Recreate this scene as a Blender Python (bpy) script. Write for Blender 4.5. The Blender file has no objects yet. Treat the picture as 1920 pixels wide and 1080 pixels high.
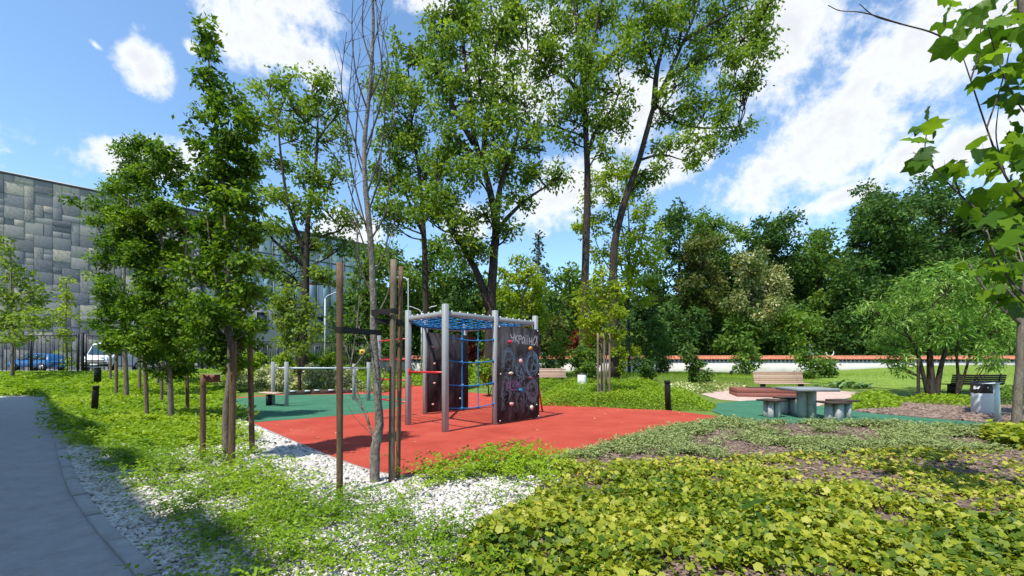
import bpy, bmesh, math, random
import numpy as np
from mathutils import Vector
R = math.radians
rng = np.random.default_rng(11)
random.seed(5)
S = bpy.context.scene
C = S.collection

# ------------------------------------------------------------------ camera, sky, sun, exposure
F, HZ, EYE = 800.0, 685.0, 1.5
cam_d = bpy.data.cameras.new('camera'); cam = bpy.data.objects.new('camera', cam_d); C.objects.link(cam)
cam.location = (0, 0, EYE); cam.rotation_euler = (R(90), 0, 0)
cam_d.sensor_width = 36.0; cam_d.lens = 36.0 * F / 1920; cam_d.shift_y = (HZ - 540) / 1920
cam_d.clip_start = 0.05; cam_d.clip_end = 3000
S.camera = cam
SUN_EL, SUN_AZ = R(60), math.atan2(-0.56, -0.83)        # azimuth measured from +Y towards +X
sun_d = bpy.data.lights.new('sun', 'SUN'); sun = bpy.data.objects.new('sun', sun_d); C.objects.link(sun)
sun_d.energy = 3.4; sun_d.angle = R(0.53); sun_d.color = (1.0, 0.95, 0.87)
sdir = Vector((math.sin(SUN_AZ) * math.cos(SUN_EL), math.cos(SUN_AZ) * math.cos(SUN_EL), math.sin(SUN_EL)))
sun.rotation_euler = sdir.to_track_quat('Z', 'Y').to_euler(); sun.location = sdir * 60
S.view_settings.view_transform = 'Standard'; S.view_settings.look = 'None'
S.view_settings.exposure = 0.98; S.view_settings.gamma = 1.0; S.view_settings.use_curve_mapping = False

W = bpy.data.worlds.new('World'); S.world = W; W.use_nodes = True
wn, wl = W.node_tree.nodes, W.node_tree.links
wn.clear()
def wnode(t, **kw):
    n = wn.new(t)
    for k, v in kw.items(): setattr(n, k, v)
    return n
def wmath(op, a, b=None, c=None, clamp=False):
    n = wnode('ShaderNodeMath', operation=op, use_clamp=clamp)
    for i, v in enumerate((a, b, c)):
        if v is None: continue
        if isinstance(v, (int, float)): n.inputs[i].default_value = v
        else: wl.new(v, n.inputs[i])
    return n.outputs[0]
sky = wnode('ShaderNodeTexSky', sky_type='NISHITA', sun_disc=False, sun_elevation=SUN_EL, sun_rotation=SUN_AZ,
            altitude=100, air_density=1.0, dust_density=0.25, ozone_density=2.6)
tc = wnode('ShaderNodeTexCoord')
nrm = wnode('ShaderNodeVectorMath', operation='NORMALIZE'); wl.new(tc.outputs['Generated'], nrm.inputs[0])
D = nrm.outputs[0]
def wnoise(scale, detail, rough=0.6, off=(0, 0, 0)):
    m = wnode('ShaderNodeMapping'); m.inputs['Location'].default_value = off; wl.new(D, m.inputs['Vector'])
    n = wnode('ShaderNodeTexNoise'); n.inputs['Scale'].default_value = scale; n.inputs['Detail'].default_value = detail
    n.inputs['Roughness'].default_value = rough; wl.new(m.outputs[0], n.inputs['Vector'])
    return n.outputs['Fac']
n1 = wnoise(5.5, 9, 0.62); n2 = wnoise(16.0, 8, 0.6, (3, 1, 2)); n4 = wnoise(46.0, 8, 0.6, (5, 9, 1)); n3 = wnoise(2.6, 6, 0.55, (7, 2, 5))
edge = wmath('ADD', wmath('MULTIPLY', wmath('SUBTRACT', n1, 0.5), 2.6), wmath('ADD', wmath('MULTIPLY', wmath('SUBTRACT', n2, 0.5), 1.7), wmath('MULTIPLY', wmath('SUBTRACT', n4, 0.5), 1.5)))
def cloud(px, py, rx, ry, tilt=0.0, k=1.0):
    c = Vector(((px - 960) / F, 1, (HZ - py) / F)); s = 1.0 / c.length; c.normalize()
    t1 = Vector((0, 0, 1)).cross(c); t1.normalize(); t1.negate()       # towards picture right
    if t1.x < 0: t1.negate()
    t2 = t1.cross(c); t2 = t2 if t2.z > 0 else -t2
    a = R(tilt); u = t1 * math.cos(a) + t2 * math.sin(a); v = t2 * math.cos(a) - t1 * math.sin(a)
    rx, ry = rx * 1.22 / F * s, ry * 1.22 / F * s
    def dot(vec):
        n = wnode('ShaderNodeVectorMath', operation='DOT_PRODUCT'); wl.new(D, n.inputs[0]); n.inputs[1].default_value = vec
        return n.outputs['Value']
    x = dot(u / rx); y = dot(v / ry)
    r = wmath('SQRT', wmath('ADD', wmath('MULTIPLY', x, x), wmath('MULTIPLY', y, y)))
    val = wmath('SUBTRACT', k, r)
    front = wmath('GREATER_THAN', dot(c), 0.2)
    return wmath('SUBTRACT', wmath('MULTIPLY', wmath('ADD', val, 9.0), front), 9.0)
clouds = [(500, 65, 95, 85, -15), (580, 115, 85, 55, -25), (560, 5, 95, 55, 0), (280, 135, 40, 46, -30), (255, 105, 24, 22, 0),
          (300, 300, 120, 36, 20), (640, 430, 80, 40, 0), (800, 5, 70, 26, 0), (975, 120, 95, 110, 40), (1050, 375, 105, 62, 25),
          (1440, 320, 110, 60, 25), (1560, 235, 210, 115, 38), (1480, 60, 130, 120, 30), (1720, 95, 260, 110, 25), (1620, 150, 220, 100, 35), (1690, 290, 60, 30, 30),
          (1570, 372, 60, 22, 12), (1850, 255, 110, 40, 25), (1285, 290, 90, 45, 20), (1180, 210, 90, 70, 0), (880, 420, 60, 40, 0),
          (360, 88, 18, 13, 0), (180, 85, 15, 9, -30, .55), (220, 285, 40, 22, 0), (1010, 60, 80, 60, 0), (1100, 330, 60, 40, 0), (1900, 20, 200, 60, 0),
          (2400, 100, 350, 160, 20), (-500, 150, 260, 100, 10)]
acc = None
for cl in clouds:
    o = cloud(*cl); acc = o if acc is None else wmath('MAXIMUM', acc, o)
# sparse clouds over the whole of the sky, behind the camera too
gen = wmath('SUBTRACT', wmath('MULTIPLY', n3, 6.0), 4.0)
acc = wmath('MAXIMUM', acc, gen)
dens = wmath('ADD', acc, wmath('MULTIPLY', edge, 0.70))
fac = wnode('ShaderNodeMapRange'); fac.inputs['From Min'].default_value = 0.02; fac.inputs['From Max'].default_value = 0.70
fac.interpolation_type = 'SMOOTHSTEP'; wl.new(dens, fac.inputs['Value'])
shade = wnode('ShaderNodeMapRange'); shade.inputs['From Min'].default_value = 0.3; shade.inputs['From Max'].default_value = 1.1
shade.inputs['To Min'].default_value = 1.0; shade.inputs['To Max'].default_value = 0.8
wl.new(dens, shade.inputs['Value'])
ccol = wnode('ShaderNodeVectorMath', operation='SCALE'); ccol.inputs[0].default_value = (3.75, 3.84, 3.98); wl.new(shade.outputs[0], ccol.inputs['Scale'])
tint = wnode('ShaderNodeMix', data_type='RGBA', blend_type='MULTIPLY'); tint.inputs['Factor'].default_value = 1.0
wl.new(sky.outputs[0], tint.inputs['A']); tint.inputs['B'].default_value = (0.80, 0.89, 0.90, 1)
mix = wnode('ShaderNodeMix', data_type='RGBA')
wl.new(wmath('MULTIPLY', fac.outputs[0], 0.95), mix.inputs['Factor']); wl.new(tint.outputs['Result'], mix.inputs['A']); wl.new(ccol.outputs[0], mix.inputs['B'])
bg = wnode('ShaderNodeBackground'); bg.inputs['Strength'].default_value = 0.15
wl.new(mix.outputs['Result'], bg.inputs['Color'])
wo = wnode('ShaderNodeOutputWorld'); wl.new(bg.outputs[0], wo.inputs['Surface'])

# ------------------------------------------------------------------ terrain and picture-to-ground measuring
def sst(a, b, x):
    t = np.clip((np.asarray(x, float) - a) / (b - a), 0, 1); return t * t * (3 - 2 * t)
def H(x, y):
    amp = 1.0 - 0.27 * sst(-16, -6, x)
    return amp * sst(16, 30, y) + 0.75 * sst(26, 46, x) * sst(28, 44, y)
def Pt(px, py, Y):                       # a point at depth Y seen at photo pixel (px, py)
    return Vector(((px - 960) / F * Y, Y, EYE + (HZ - py) / F * Y))
def G(px, py):                           # the ground point seen at that pixel
    Y = F * EYE / max(py - HZ, 8)
    for Yt in np.arange(2.0, 120.0, 0.05):
        X = (px - 960) / F * Yt
        if EYE + (HZ - py) / F * Yt <= H(X, Yt): Y = Yt; break
    X = (px - 960) / F * Y
    return Vector((X, Y, float(H(X, Y))))
def gz(x, y): return float(H(x, y))

# ------------------------------------------------------------------ materials
M = {}
def ramp_mat(name, cols, rough=0.8, scale=6.0, detail=6, bump=0.0, bscale=40, spec=0.3, coords='Object', metallic=0.0, stretch=None, rand=False, coat=0, nrough=0.65):
    m = bpy.data.materials.new(name); m.use_nodes = True
    nt = m.node_tree; n, l = nt.nodes, nt.links
    b = n['Principled BSDF']; b.inputs['Roughness'].default_value = rough; b.inputs['Specular IOR Level'].default_value = spec
    b.inputs['Metallic'].default_value = metallic; b.inputs['Coat Weight'].default_value = coat
    t = n.new('ShaderNodeTexCoord'); mp = n.new('ShaderNodeMapping'); l.new(t.outputs[coords], mp.inputs[0])
    if stretch: mp.inputs['Scale'].default_value = stretch
    if len(cols) > 1:
        ns = n.new('ShaderNodeTexNoise'); ns.inputs['Scale'].default_value = scale; ns.inputs['Detail'].default_value = detail; ns.inputs['Roughness'].default_value = nrough
        l.new(mp.outputs[0], ns.inputs['Vector'])
        rp = n.new('ShaderNodeValToRGB'); el = rp.color_ramp.elements
        while len(el) < len(cols): el.new(0.5)
        for i, c in enumerate(cols):
            el[i].position = 0.28 + 0.44 * i / (len(cols) - 1); el[i].color = (*c, 1)
        if rand:
            oi = n.new('ShaderNodeObjectInfo'); ad = n.new('ShaderNodeMath'); ad.operation = 'MULTIPLY_ADD'
            l.new(oi.outputs['Random'], ad.inputs[0]); ad.inputs[1].default_value = 0.44; 
            ad2 = n.new('ShaderNodeMath'); ad2.operation = 'MULTIPLY_ADD'; l.new(ns.outputs['Fac'], ad2.inputs[0]); ad2.inputs[1].default_value = 0.16; ad2.inputs[2].default_value = 0.2
            l.new(ad2.outputs[0], ad.inputs[2]); l.new(ad.outputs[0], rp.inputs[0])
        else: l.new(ns.outputs['Fac'], rp.inputs[0])
        l.new(rp.outputs[0], b.inputs['Base Color'])
    else: b.inputs['Base Color'].default_value = (*cols[0], 1)
    if bump:
        nb = n.new('ShaderNodeTexNoise'); nb.inputs['Scale'].default_value = bscale; nb.inputs['Detail'].default_value = 5
        l.new(mp.outputs[0], nb.inputs['Vector'])
        bp = n.new('ShaderNodeBump'); bp.inputs['Strength'].default_value = bump; bp.inputs['Distance'].default_value = 0.02
        l.new(nb.outputs['Fac'], bp.inputs['Height']); l.new(bp.outputs[0], b.inputs['Normal'])
    M[name] = m; return m
LEAF_GAIN = 1.75
def leaf_mat(name, cols, trans=0.35, rough=0.55, tcol=1.3, spec=0.2):
    m = bpy.data.materials.new(name); m.use_nodes = True
    nt = m.node_tree; n, l = nt.nodes, nt.links
    b = n['Principled BSDF']; b.inputs['Roughness'].default_value = rough; b.inputs['Specular IOR Level'].default_value = spec
    at = n.new('ShaderNodeAttribute'); at.attribute_name = 'tone'
    rp = n.new('ShaderNodeValToRGB'); el = rp.color_ramp.elements
    while len(el) < len(cols): el.new(0.5)
    for i, c in enumerate(cols): el[i].position = i / max(1, len(cols) - 1); el[i].color = (min(.7, c[0] * LEAF_GAIN * 1.02), min(.7, c[1] * LEAF_GAIN), min(.6, c[2] * LEAF_GAIN * .8), 1)
    l.new(at.outputs['Fac'], rp.inputs[0]); l.new(rp.outputs[0], b.inputs['Base Color'])
    tr = n.new('ShaderNodeBsdfTranslucent')
    mu = n.new('ShaderNodeMix'); mu.data_type = 'RGBA'; mu.blend_type = 'MULTIPLY'; mu.inputs['Factor'].default_value = 1
    l.new(rp.outputs[0], mu.inputs['A']); mu.inputs['B'].default_value = (tcol * 1.15, tcol * 1.1, tcol * 0.5, 1); l.new(mu.outputs['Result'], tr.inputs['Color'])
    mx = n.new('ShaderNodeMixShader'); mx.inputs[0].default_value = trans * 1.1
    l.new(b.outputs[0], mx.inputs[1]); l.new(tr.outputs[0], mx.inputs[2]); l.new(mx.outputs[0], n['Material Output'].inputs[0])
    M[name] = m; return m

ramp_mat('grass_ground', [(.035, .06, .012), (.09, .14, .02), (.13, .19, .03), (.10, .12, .035)], 0.95, 1.4, 10, 0.9, 18)
ramp_mat('lawn', [(.10, .16, .02), (.16, .24, .03), (.20, .27, .045)], 0.95, 0.9, 10, 0.8, 22)
ramp_mat('asphalt', [(.20, .198, .19), (.31, .306, .296), (.37, .365, .355), (.48, .47, .45)], 0.92, 3.0, 15, 0.5, 110, nrough=.82)
ramp_mat('road_asphalt', [(.16, .16, .165), (.20, .20, .20)], 0.9, 2.0, 8, 0.4, 60)
ramp_mat('kerb_concrete', [(.30, .30, .295), (.40, .40, .39)], 0.85, 8, 8, 0.4, 90)
ramp_mat('rubber_red', [(.30, .042, .026), (.38, .055, .034), (.42, .068, .043), (.44, .095, .065)], 0.9, .9, 15, 0.5, 260, 0.2)
ramp_mat('rubber_green', [(.034, .13, .075), (.046, .158, .092), (.06, .18, .11)], 0.9, 1.2, 12, 0.5, 260, 0.2)
ramp_mat('rubber_edge', [(.30, .22, .2), (.38, .28, .26)], 0.9, 8)
ramp_mat('paving_pink', [(.38, .27, .23), (.46, .34, .29), (.52, .42, .36)], 0.9, 3, 8, 0.2, 50)
ramp_mat('pebble', [(.22, .20, .17), (.44, .415, .375), (.58, .56, .52), (.66, .64, .61)], 0.75, 14, 2, 0.2, 60)
ramp_mat('pebble_base', [(.20, .18, .15), (.42, .40, .37), (.56, .54, .51)], 0.9, 30, 4, 1.0, 34)
ramp_mat('mulch', [(.04, .026, .018), (.10, .066, .047), (.16, .118, .09), (.24, .185, .15)], 0.95, 30, 10, 1.0, 30)
ramp_mat('mulch_chip', [(.08, .05, .038), (.20, .14, .11), (.33, .26, .21)], 0.95, 9, 3)
ramp_mat('steel_grey', [(.265, .285, .295), (.30, .32, .33)], 0.42, 4, 4, 0, 40, 0.5)
ramp_mat('steel_dark', [(.02, .022, .025)], 0.45)
ramp_mat('black_paint', [(.010, .011, .014), (.016, .017, .02)], 0.5, 5)
ramp_mat('red_paint', [(.55, .015, .02)], 0.35, spec=0.5)
ramp_mat('rope_blue', [(.008, .13, .36), (.012, .19, .46)], 0.6, 30)
ramp_mat('connector', [(.55, .62, .66)], 0.4)
ramp_mat('rubber_black', [(.012, .011, .011), (.02, .018, .018)], 0.7, 12)
ramp_mat('stake_wood', [(.10, .075, .055), (.20, .155, .115), (.29, .235, .18)], 0.85, 7, 10, 0.9, 30, 0.2, stretch=(6, 6, 0.5))
ramp_mat('stake_brown', [(.09, .05, .03), (.17, .105, .065), (.24, .16, .10)], 0.85, 7, 10, 0.9, 30, 0.2, stretch=(6, 6, 0.5))
ramp_mat('bark_dark', [(.018, .014, .011), (.05, .04, .032), (.085, .07, .055)], 0.95, 5, 10, 1.0, 12, 0.1, stretch=(3, 3, 0.6))
ramp_mat('bark_young', [(.08, .065, .05), (.17, .145, .115), (.25, .22, .18)], 0.9, 6, 10, 0.9, 25, 0.2, stretch=(3, 3, 0.7))
ramp_mat('bark_dead', [(.06, .052, .045), (.18, .165, .145), (.36, .335, .30)], 0.9, 9, 10, 1.0, 25, 0.2, stretch=(2, 2, 1.1))
ramp_mat('twig_dead', [(.05, .04, .036), (.11, .09, .08)], 0.9, 9)
ramp_mat('bench_wood', [(.33, .22, .16), (.42, .29, .22), (.50, .37, .29)], 0.75, 3, 8, 0.3, 30, stretch=(1, 8, 8), rand=True)
ramp_mat('dark_wood', [(.03, .02, .014), (.06, .04, .028)], 0.7, 3, 8, 0.3, 30, stretch=(1, 8, 8))
ramp_mat('stool_wood', [(.035, .022, .017), (.075, .05, .04)], 0.7, 4, 8, 0.3, 30, stretch=(1, 8, 8))
ramp_mat('planter_wood', [(.15, .05, .04), (.22, .08, .062), (.27, .105, .085)], 0.7, 3, 8, 0.3, 30, stretch=(1, 8, 8))
ramp_mat('concrete', [(.38, .385, .38), (.46, .465, .46), (.54, .545, .535)], 0.9, 7, 10, 0.4, 80)
ramp_mat('concrete_top', [(.19, .215, .225), (.25, .27, .28)], 0.7, 9, 8, 0.2, 80)
ramp_mat('white_plaster', [(.46, .425, .385), (.56, .525, .48), (.60, .565, .52)], 0.92, 1.2, 8, 0.3, 20)
ramp_mat('roof_tile', [(.30, .10, .055), (.42, .15, .085), (.46, .20, .12)], 0.85, 3, 8)
ramp_mat('bin_white', [(.66, .68, .69), (.74, .76, .77)], 0.45, 3)
ramp_mat('plastic_bag', [(.012, .012, .014), (.022, .022, .025)], 0.28, 6, 4, 0.9, 14, 0.6)
ramp_mat('stone_panel', [(.12, .122, .125), (.24, .24, .235), (.16, .16, .16), (.36, .335, .285), (.20, .20, .195), (.52, .455, .34), (.15, .152, .155), (.30, .29, .265), (.19, .19, .19), (.44, .39, .305)], 0.85, 9, 8, 0.35, 45, 0.3, rand=True)
ramp_mat('stone_joint', [(.05, .05, .052)], 0.95)
ramp_mat('facade_glass', [(.30, .40, .41), (.42, .51, .51)], 0.3, 1.5, 3, spec=0.8)
ramp_mat('facade_white', [(.74, .74, .72), (.80, .80, .78)], 0.85, 2)
ramp_mat('facade_render', [(.30, .315, .33), (.36, .375, .39)], 0.8, 2)
ramp_mat('window_glass', [(.02, .028, .035), (.035, .045, .055)], 0.06, 1, 2, spec=0.8)
ramp_mat('metal_trim', [(.10, .11, .12)], 0.4)
ramp_mat('car_blue', [(.012, .10, .28)], 0.28, spec=0.5, coat=0.6)
ramp_mat('van_white', [(.68, .69, .70)], 0.3, spec=0.5, coat=0.5)
ramp_mat('car_glass', [(.02, .05, .07)], 0.05, spec=0.8)
ramp_mat('tyre', [(.012, .012, .012)], 0.9)
ramp_mat('rim', [(.35, .36, .37)], 0.35, metallic=0.6)
ramp_mat('lamp_metal', [(.50, .52, .54)], 0.4)
ramp_mat('sign_yellow', [(.62, .42, .03)], 0.5)
ramp_mat('gravestone', [(.38, .39, .37), (.50, .51, .49)], 0.9, 5, 8, 0.4, 20)
ramp_mat('hold_red', [(.50, .03, .05)], 0.6); ramp_mat('hold_orange', [(.60, .24, .02)], 0.6); ramp_mat('hold_pink', [(.62, .34, .32)], 0.6)
ramp_mat('hold_cream', [(.60, .54, .40)], 0.6); ramp_mat('hold_blue', [(.02, .16, .36)], 0.6); ramp_mat('hold_dark', [(.24, .05, .05)], 0.6)
ramp_mat('chalk_white', [(.30, .31, .32), (.62, .64, .65)], 0.95, 60, 3); ramp_mat('chalk_blue', [(.05, .09, .12), (.22, .36, .44)], 0.95, 45, 3)
ramp_mat('chalk_violet', [(.10, .05, .10), (.36, .18, .36)], 0.95, 45, 3); ramp_mat('chalk_grey', [(.05, .05, .06), (.20, .21, .25)], 0.95, 45, 3)
ramp_mat('climbing_board', [(.013, .009, .010), (.02, .014, .015), (.05, .046, .052), (.10, .10, .112)], 0.75, 2.2, 9, 0, 40, 0.15, stretch=(1.6, 1.6, 0.55))
ramp_mat('hose_blue', [(.25, .32, .36)], 0.4)

leaf_mat('leaf_hornbeam', [(.018, .05, .007), (.038, .085, .009), (.075, .14, .011), (.13, .21, .016)], 0.36)
leaf_mat('leaf_ash', [(.026, .06, .012), (.055, .10, .015), (.098, .155, .02), (.16, .225, .035)], 0.36)
leaf_mat('leaf_maple', [(0.061, 0.106, 0.023), (0.099, 0.152, 0.027), (0.152, 0.198, 0.046)], 0.42)
leaf_mat('leaf_yellow_green', [(.07, .115, .009), (.125, .18, .012), (.18, .23, .025)], 0.42)
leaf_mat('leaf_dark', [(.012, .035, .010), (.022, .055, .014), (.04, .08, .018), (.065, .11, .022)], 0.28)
leaf_mat('leaf_mid', [(.022, .055, .012), (.04, .085, .015), (.07, .125, .02), (.11, .17, .028)], 0.33)
leaf_mat('leaf_olive', [(.03, .04, .012), (.055, .07, .018), (.085, .10, .026)], 0.25)
leaf_mat('leaf_conifer', [(.012, .03, .018), (.025, .05, .028), (.045, .075, .035)], 0.12)
leaf_mat('leaf_blossom', [(.02, .045, .012), (.038, .068, .016), (.15, .16, .075), (.34, .34, .22)], 0.3)
leaf_mat('leaf_willow', [(.03, .085, .022), (.065, .14, .03), (.11, .20, .035), (.22, .30, .13)], 0.34)
leaf_mat('leaf_red', [(.05, .008, .010), (.10, .015, .015), (.15, .03, .02)], 0.3)
leaf_mat('leaf_cover', [(0.043, 0.095, 0.007), (0.086, 0.155, 0.009), (0.129, 0.202, 0.012), (0.181, 0.249, 0.026)], 0.34, 0.45)
leaf_mat('leaf_ivy', [(.022, .055, .006), (.06, .10, .009), (.125, .158, .013), (.19, .212, .024), (.24, .245, .055), (.28, .15, .035)], 0.28, 0.5, spec=0.25)
leaf_mat('leaf_silver', [(0.049, 0.071, 0.027), (0.091, 0.121, 0.052), (0.146, 0.185, 0.088), (0.201, 0.236, 0.131)], 0.2, 0.7)
leaf_mat('leaf_bed', [(0.043, 0.095, 0.008), (0.086, 0.150, 0.010), (0.129, 0.198, 0.015), (0.163, 0.215, 0.034)], 0.34)
leaf_mat('leaf_flower', [(0.068, 0.106, 0.030), (0.152, 0.190, 0.076), (0.380, 0.380, 0.289), (0.502, 0.502, 0.418)], 0.25)
leaf_mat('leaf_plane', [(.018, .05, .006), (.035, .085, .008), (.065, .13, .012), (.10, .17, .016)], 0.45, 0.4)
leaf_mat('leaf_hosta', [(0.030, 0.076, 0.038), (0.061, 0.122, 0.061), (0.152, 0.213, 0.122)], 0.25)
leaf_mat('blade', [(0.061, 0.114, 0.011), (0.106, 0.167, 0.019), (0.167, 0.228, 0.038)], 0.35)
leaf_mat('fallen', [(0.228, 0.137, 0.061), (0.342, 0.258, 0.137), (0.456, 0.380, 0.266)], 0.2)

# ------------------------------------------------------------------ object helpers
def tag(o, label=None, cat=None, group=None, kind=None):
    if label: o['label'] = label
    if cat: o['category'] = cat
    if group: o['group'] = group
    if kind: o['kind'] = kind
    return o
def empty(name, loc=(0, 0, 0), rz=0.0, label=None, cat=None, group=None):
    o = bpy.data.objects.new(name, None); C.objects.link(o); o.location = loc; o.rotation_euler = (0, 0, rz); o.empty_display_size = 0.2
    return tag(o, label, cat, group)
class MB:
    """collects numpy geometry and links it as one mesh object"""
    def __init__(s): s.v = []; s.q = []; s.t = []; s.n = 0; s.tone = []; s.ng = []
    def add(s, v, quads=None, tris=None, tone=None, ngons=None):
        v = np.asarray(v, float).reshape(-1, 3)
        if quads is not None and len(quads): s.q.append(np.asarray(quads, int).reshape(-1, 4) + s.n)
        if tris is not None and len(tris): s.t.append(np.asarray(tris, int).reshape(-1, 3) + s.n)
        for g in ngons or (): s.ng.append([i + s.n for i in g])
        s.v.append(v); s.n += len(v)
        s.tone.append(np.full(len(v), 0.5) if tone is None else np.broadcast_to(np.asarray(tone, float), (len(v),)))
        return s
    def mesh(s, name, mat, smooth=False):
        me = bpy.data.meshes.new(name)
        v = np.concatenate(s.v); q = np.concatenate(s.q) if s.q else np.zeros((0, 4), int); t = np.concatenate(s.t) if s.t else np.zeros((0, 3), int)
        gl = [i for g in s.ng for i in g]; gc = [len(g) for g in s.ng]
        me.vertices.add(len(v)); me.vertices.foreach_set('co', v.ravel().astype(np.float32))
        loops = np.concatenate([q.ravel(), t.ravel(), np.array(gl, int)]).astype(np.int32)
        me.loops.add(len(loops)); me.loops.foreach_set('vertex_index', loops)
        cnt = np.concatenate([np.full(len(q), 4), np.full(len(t), 3), np.array(gc, int)]).astype(np.int32)
        me.polygons.add(len(cnt)); st = np.concatenate([[0], np.cumsum(cnt)[:-1]]).astype(np.int32) if len(cnt) else cnt
        me.polygons.foreach_set('loop_start', st); me.polygons.foreach_set('loop_total', cnt)
        if smooth: me.polygons.foreach_set('use_smooth', np.ones(len(cnt), bool))
        me.update(calc_edges=True)
        a = me.attributes.new('tone', 'FLOAT', 'POINT'); a.data.foreach_set('value', np.concatenate(s.tone).astype(np.float32))
        me.materials.append(mat if not isinstance(mat, str) else M[mat])
        return me
    def build(s, name, mat, parent=None, smooth=False, loc=None, **kw):
        o = bpy.data.objects.new(name, s.mesh(name, mat, smooth)); C.objects.link(o)
        if parent is not None: o.parent = parent
        if loc is not None: o.location = loc
        return tag(o, **kw)
    # shapes
    def box(s, c, d, rz=0.0, bev=0.0, taper=1.0, rx=0.0):
        x, y, z = d[0] / 2, d[1] / 2, d[2] / 2
        if bev <= 0:
            p = np.array([(sx * x * (taper if sz > 0 else 1), sy * y * (taper if sz > 0 else 1), sz * z) for sz in (-1, 1) for sx, sy in ((-1, -1), (1, -1), (1, 1), (-1, 1))])
            q = [(3, 2, 1, 0), (4, 5, 6, 7), (0, 1, 5, 4), (1, 2, 6, 5), (2, 3, 7, 6), (3, 0, 4, 7)]
        else:
            rings = []
            for zz, ins in ((-z, bev), (-z + bev, 0), (z - bev, 0), (z, bev)):
                k = taper if zz > 0 else 1
                a, b = x * k - ins, y * k - ins; a2, b2 = x * k - ins - bev, y * k - ins - bev
                rings.append([(-a, -b2, zz), (-a2, -b, zz), (a2, -b, zz), (a, -b2, zz), (a, b2, zz), (a2, b, zz), (-a2, b, zz), (-a, b2, zz)])
            p = np.array([v for r in rings for v in r]); q = []; m = 8
            for i in range(3):
                for j in range(m): q.append((i * m + j, i * m + (j + 1) % m, (i + 1) * m + (j + 1) % m, (i + 1) * m + j))
            g = [list(range(7, -1, -1)), list(range(24, 32))]
            p = s._rot(p, rz, rx) + np.array(c); return s.add(p, q, ngons=g)
        p = s._rot(p, rz, rx) + np.array(c)
        return s.add(p, q)
    @staticmethod
    def _rot(p, rz, rx=0.0):
        if rx:
            c, si = math.cos(rx), math.sin(rx); p = np.stack([p[:, 0], p[:, 1] * c - p[:, 2] * si, p[:, 1] * si + p[:, 2] * c], 1)
        c, si = math.cos(rz), math.sin(rz)
        return np.stack([p[:, 0] * c - p[:, 1] * si, p[:, 0] * si + p[:, 1] * c, p[:, 2]], 1)
    def tube(s, pts, rad, n=6, cap=True, wob=0.0):
        pts = np.array([tuple(p) for p in pts], float); k = len(pts)
        rad = np.broadcast_to(np.asarray(rad, float), (k,))
        tan = np.gradient(pts, axis=0); tan /= np.linalg.norm(tan, axis=1, keepdims=True) + 1e-9
        ref = np.array([0.0, 0, 1]) if abs(tan[0, 2]) < 0.8 else np.array([1.0, 0, 0])
        a = np.cross(tan, ref); a /= np.linalg.norm(a, axis=1, keepdims=True) + 1e-9; b = np.cross(tan, a)
        ang = np.arange(n) / n * 2 * math.pi
        rr = rad[:, None] * (1 + (wob * rng.standard_normal((k, n)) if wob else 0))
        v = pts[:, None, :] + rr[..., None] * (np.cos(ang)[None, :, None] * a[:, None, :] + np.sin(ang)[None, :, None] * b[:, None, :])
        i, j = np.meshgrid(np.arange(k - 1), np.arange(n), indexing='ij')
        q = np.stack([i * n + j, i * n + (j + 1) % n, (i + 1) * n + (j + 1) % n, (i + 1) * n + j], -1).reshape(-1, 4)
        g = [list(range(n - 1, -1, -1)), list(range((k - 1) * n, k * n))] if cap and n > 3 else None
        return s.add(v.reshape(-1, 3), q, ngons=g)
    def lathe(s, prof, c=(0, 0, 0), n=16):
        k = len(prof); ang = np.arange(n) / n * 2 * math.pi
        v = np.array([[(r * math.cos(a) + c[0], r * math.sin(a) + c[1], z + c[2]) for a in ang] for r, z in prof])
        i, j = np.meshgrid(np.arange(k - 1), np.arange(n), indexing='ij')
        q = np.stack([i * n + j, i * n + (j + 1) % n, (i + 1) * n + (j + 1) % n, (i + 1) * n + j], -1).reshape(-1, 4)
        return s.add(v.reshape(-1, 3), q, ngons=[list(range(n - 1, -1, -1)), list(range((k - 1) * n, k * n))])
def smooth_path(pts, n=4):
    """Catmull-Rom through points"""
    P = [np.array(tuple(p), float) for p in pts]
    P = [2 * P[0] - P[1]] + P + [2 * P[-1] - P[-2]]; out = []
    for i in range(1, len(P) - 2):
        for t in np.arange(n) / n:
            a, b, c, d = P[i - 1:i + 3]
            out.append(0.5 * (2 * b + (c - a) * t + (2 * a - 5 * b + 4 * c - d) * t * t + (3 * b - a - 3 * c + d) * t ** 3))
    out.append(P[-2]); return np.array(out)

# value noise on the ground, for patchy planting
_tab = rng.random((64, 64))
def vnoise(x, y, sc, o=0):
    x = np.asarray(x, float) * sc + 17.3 + o * 7.7; y = np.asarray(y, float) * sc + 5.1 + o * 3.3
    xi, yi = np.floor(x).astype(int), np.floor(y).astype(int); fx, fy = x - xi, y - yi
    fx, fy = fx * fx * (3 - 2 * fx), fy * fy * (3 - 2 * fy); g = lambda a, b: _tab[a % 64, b % 64]
    return (g(xi, yi) * (1 - fx) + g(xi + 1, yi) * fx) * (1 - fy) + (g(xi, yi + 1) * (1 - fx) + g(xi + 1, yi + 1) * fx) * fy
def fbm(x, y, sc, o=0): return 0.55 * vnoise(x, y, sc, o) + 0.3 * vnoise(x, y, sc * 2.1, o + 1) + 0.15 * vnoise(x, y, sc * 4.3, o + 2)
def inside(poly, x, y):
    x, y = np.asarray(x), np.asarray(y); r = np.zeros(x.shape, bool); n = len(poly)
    for i in range(n):
        x1, y1 = poly[i][:2]; x2, y2 = poly[(i + 1) % n][:2]
        c = ((y1 > y) != (y2 > y)) & (x < (x2 - x1) * (y - y1) / (y2 - y1 + 1e-12) + x1); r ^= c
    return r
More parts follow.
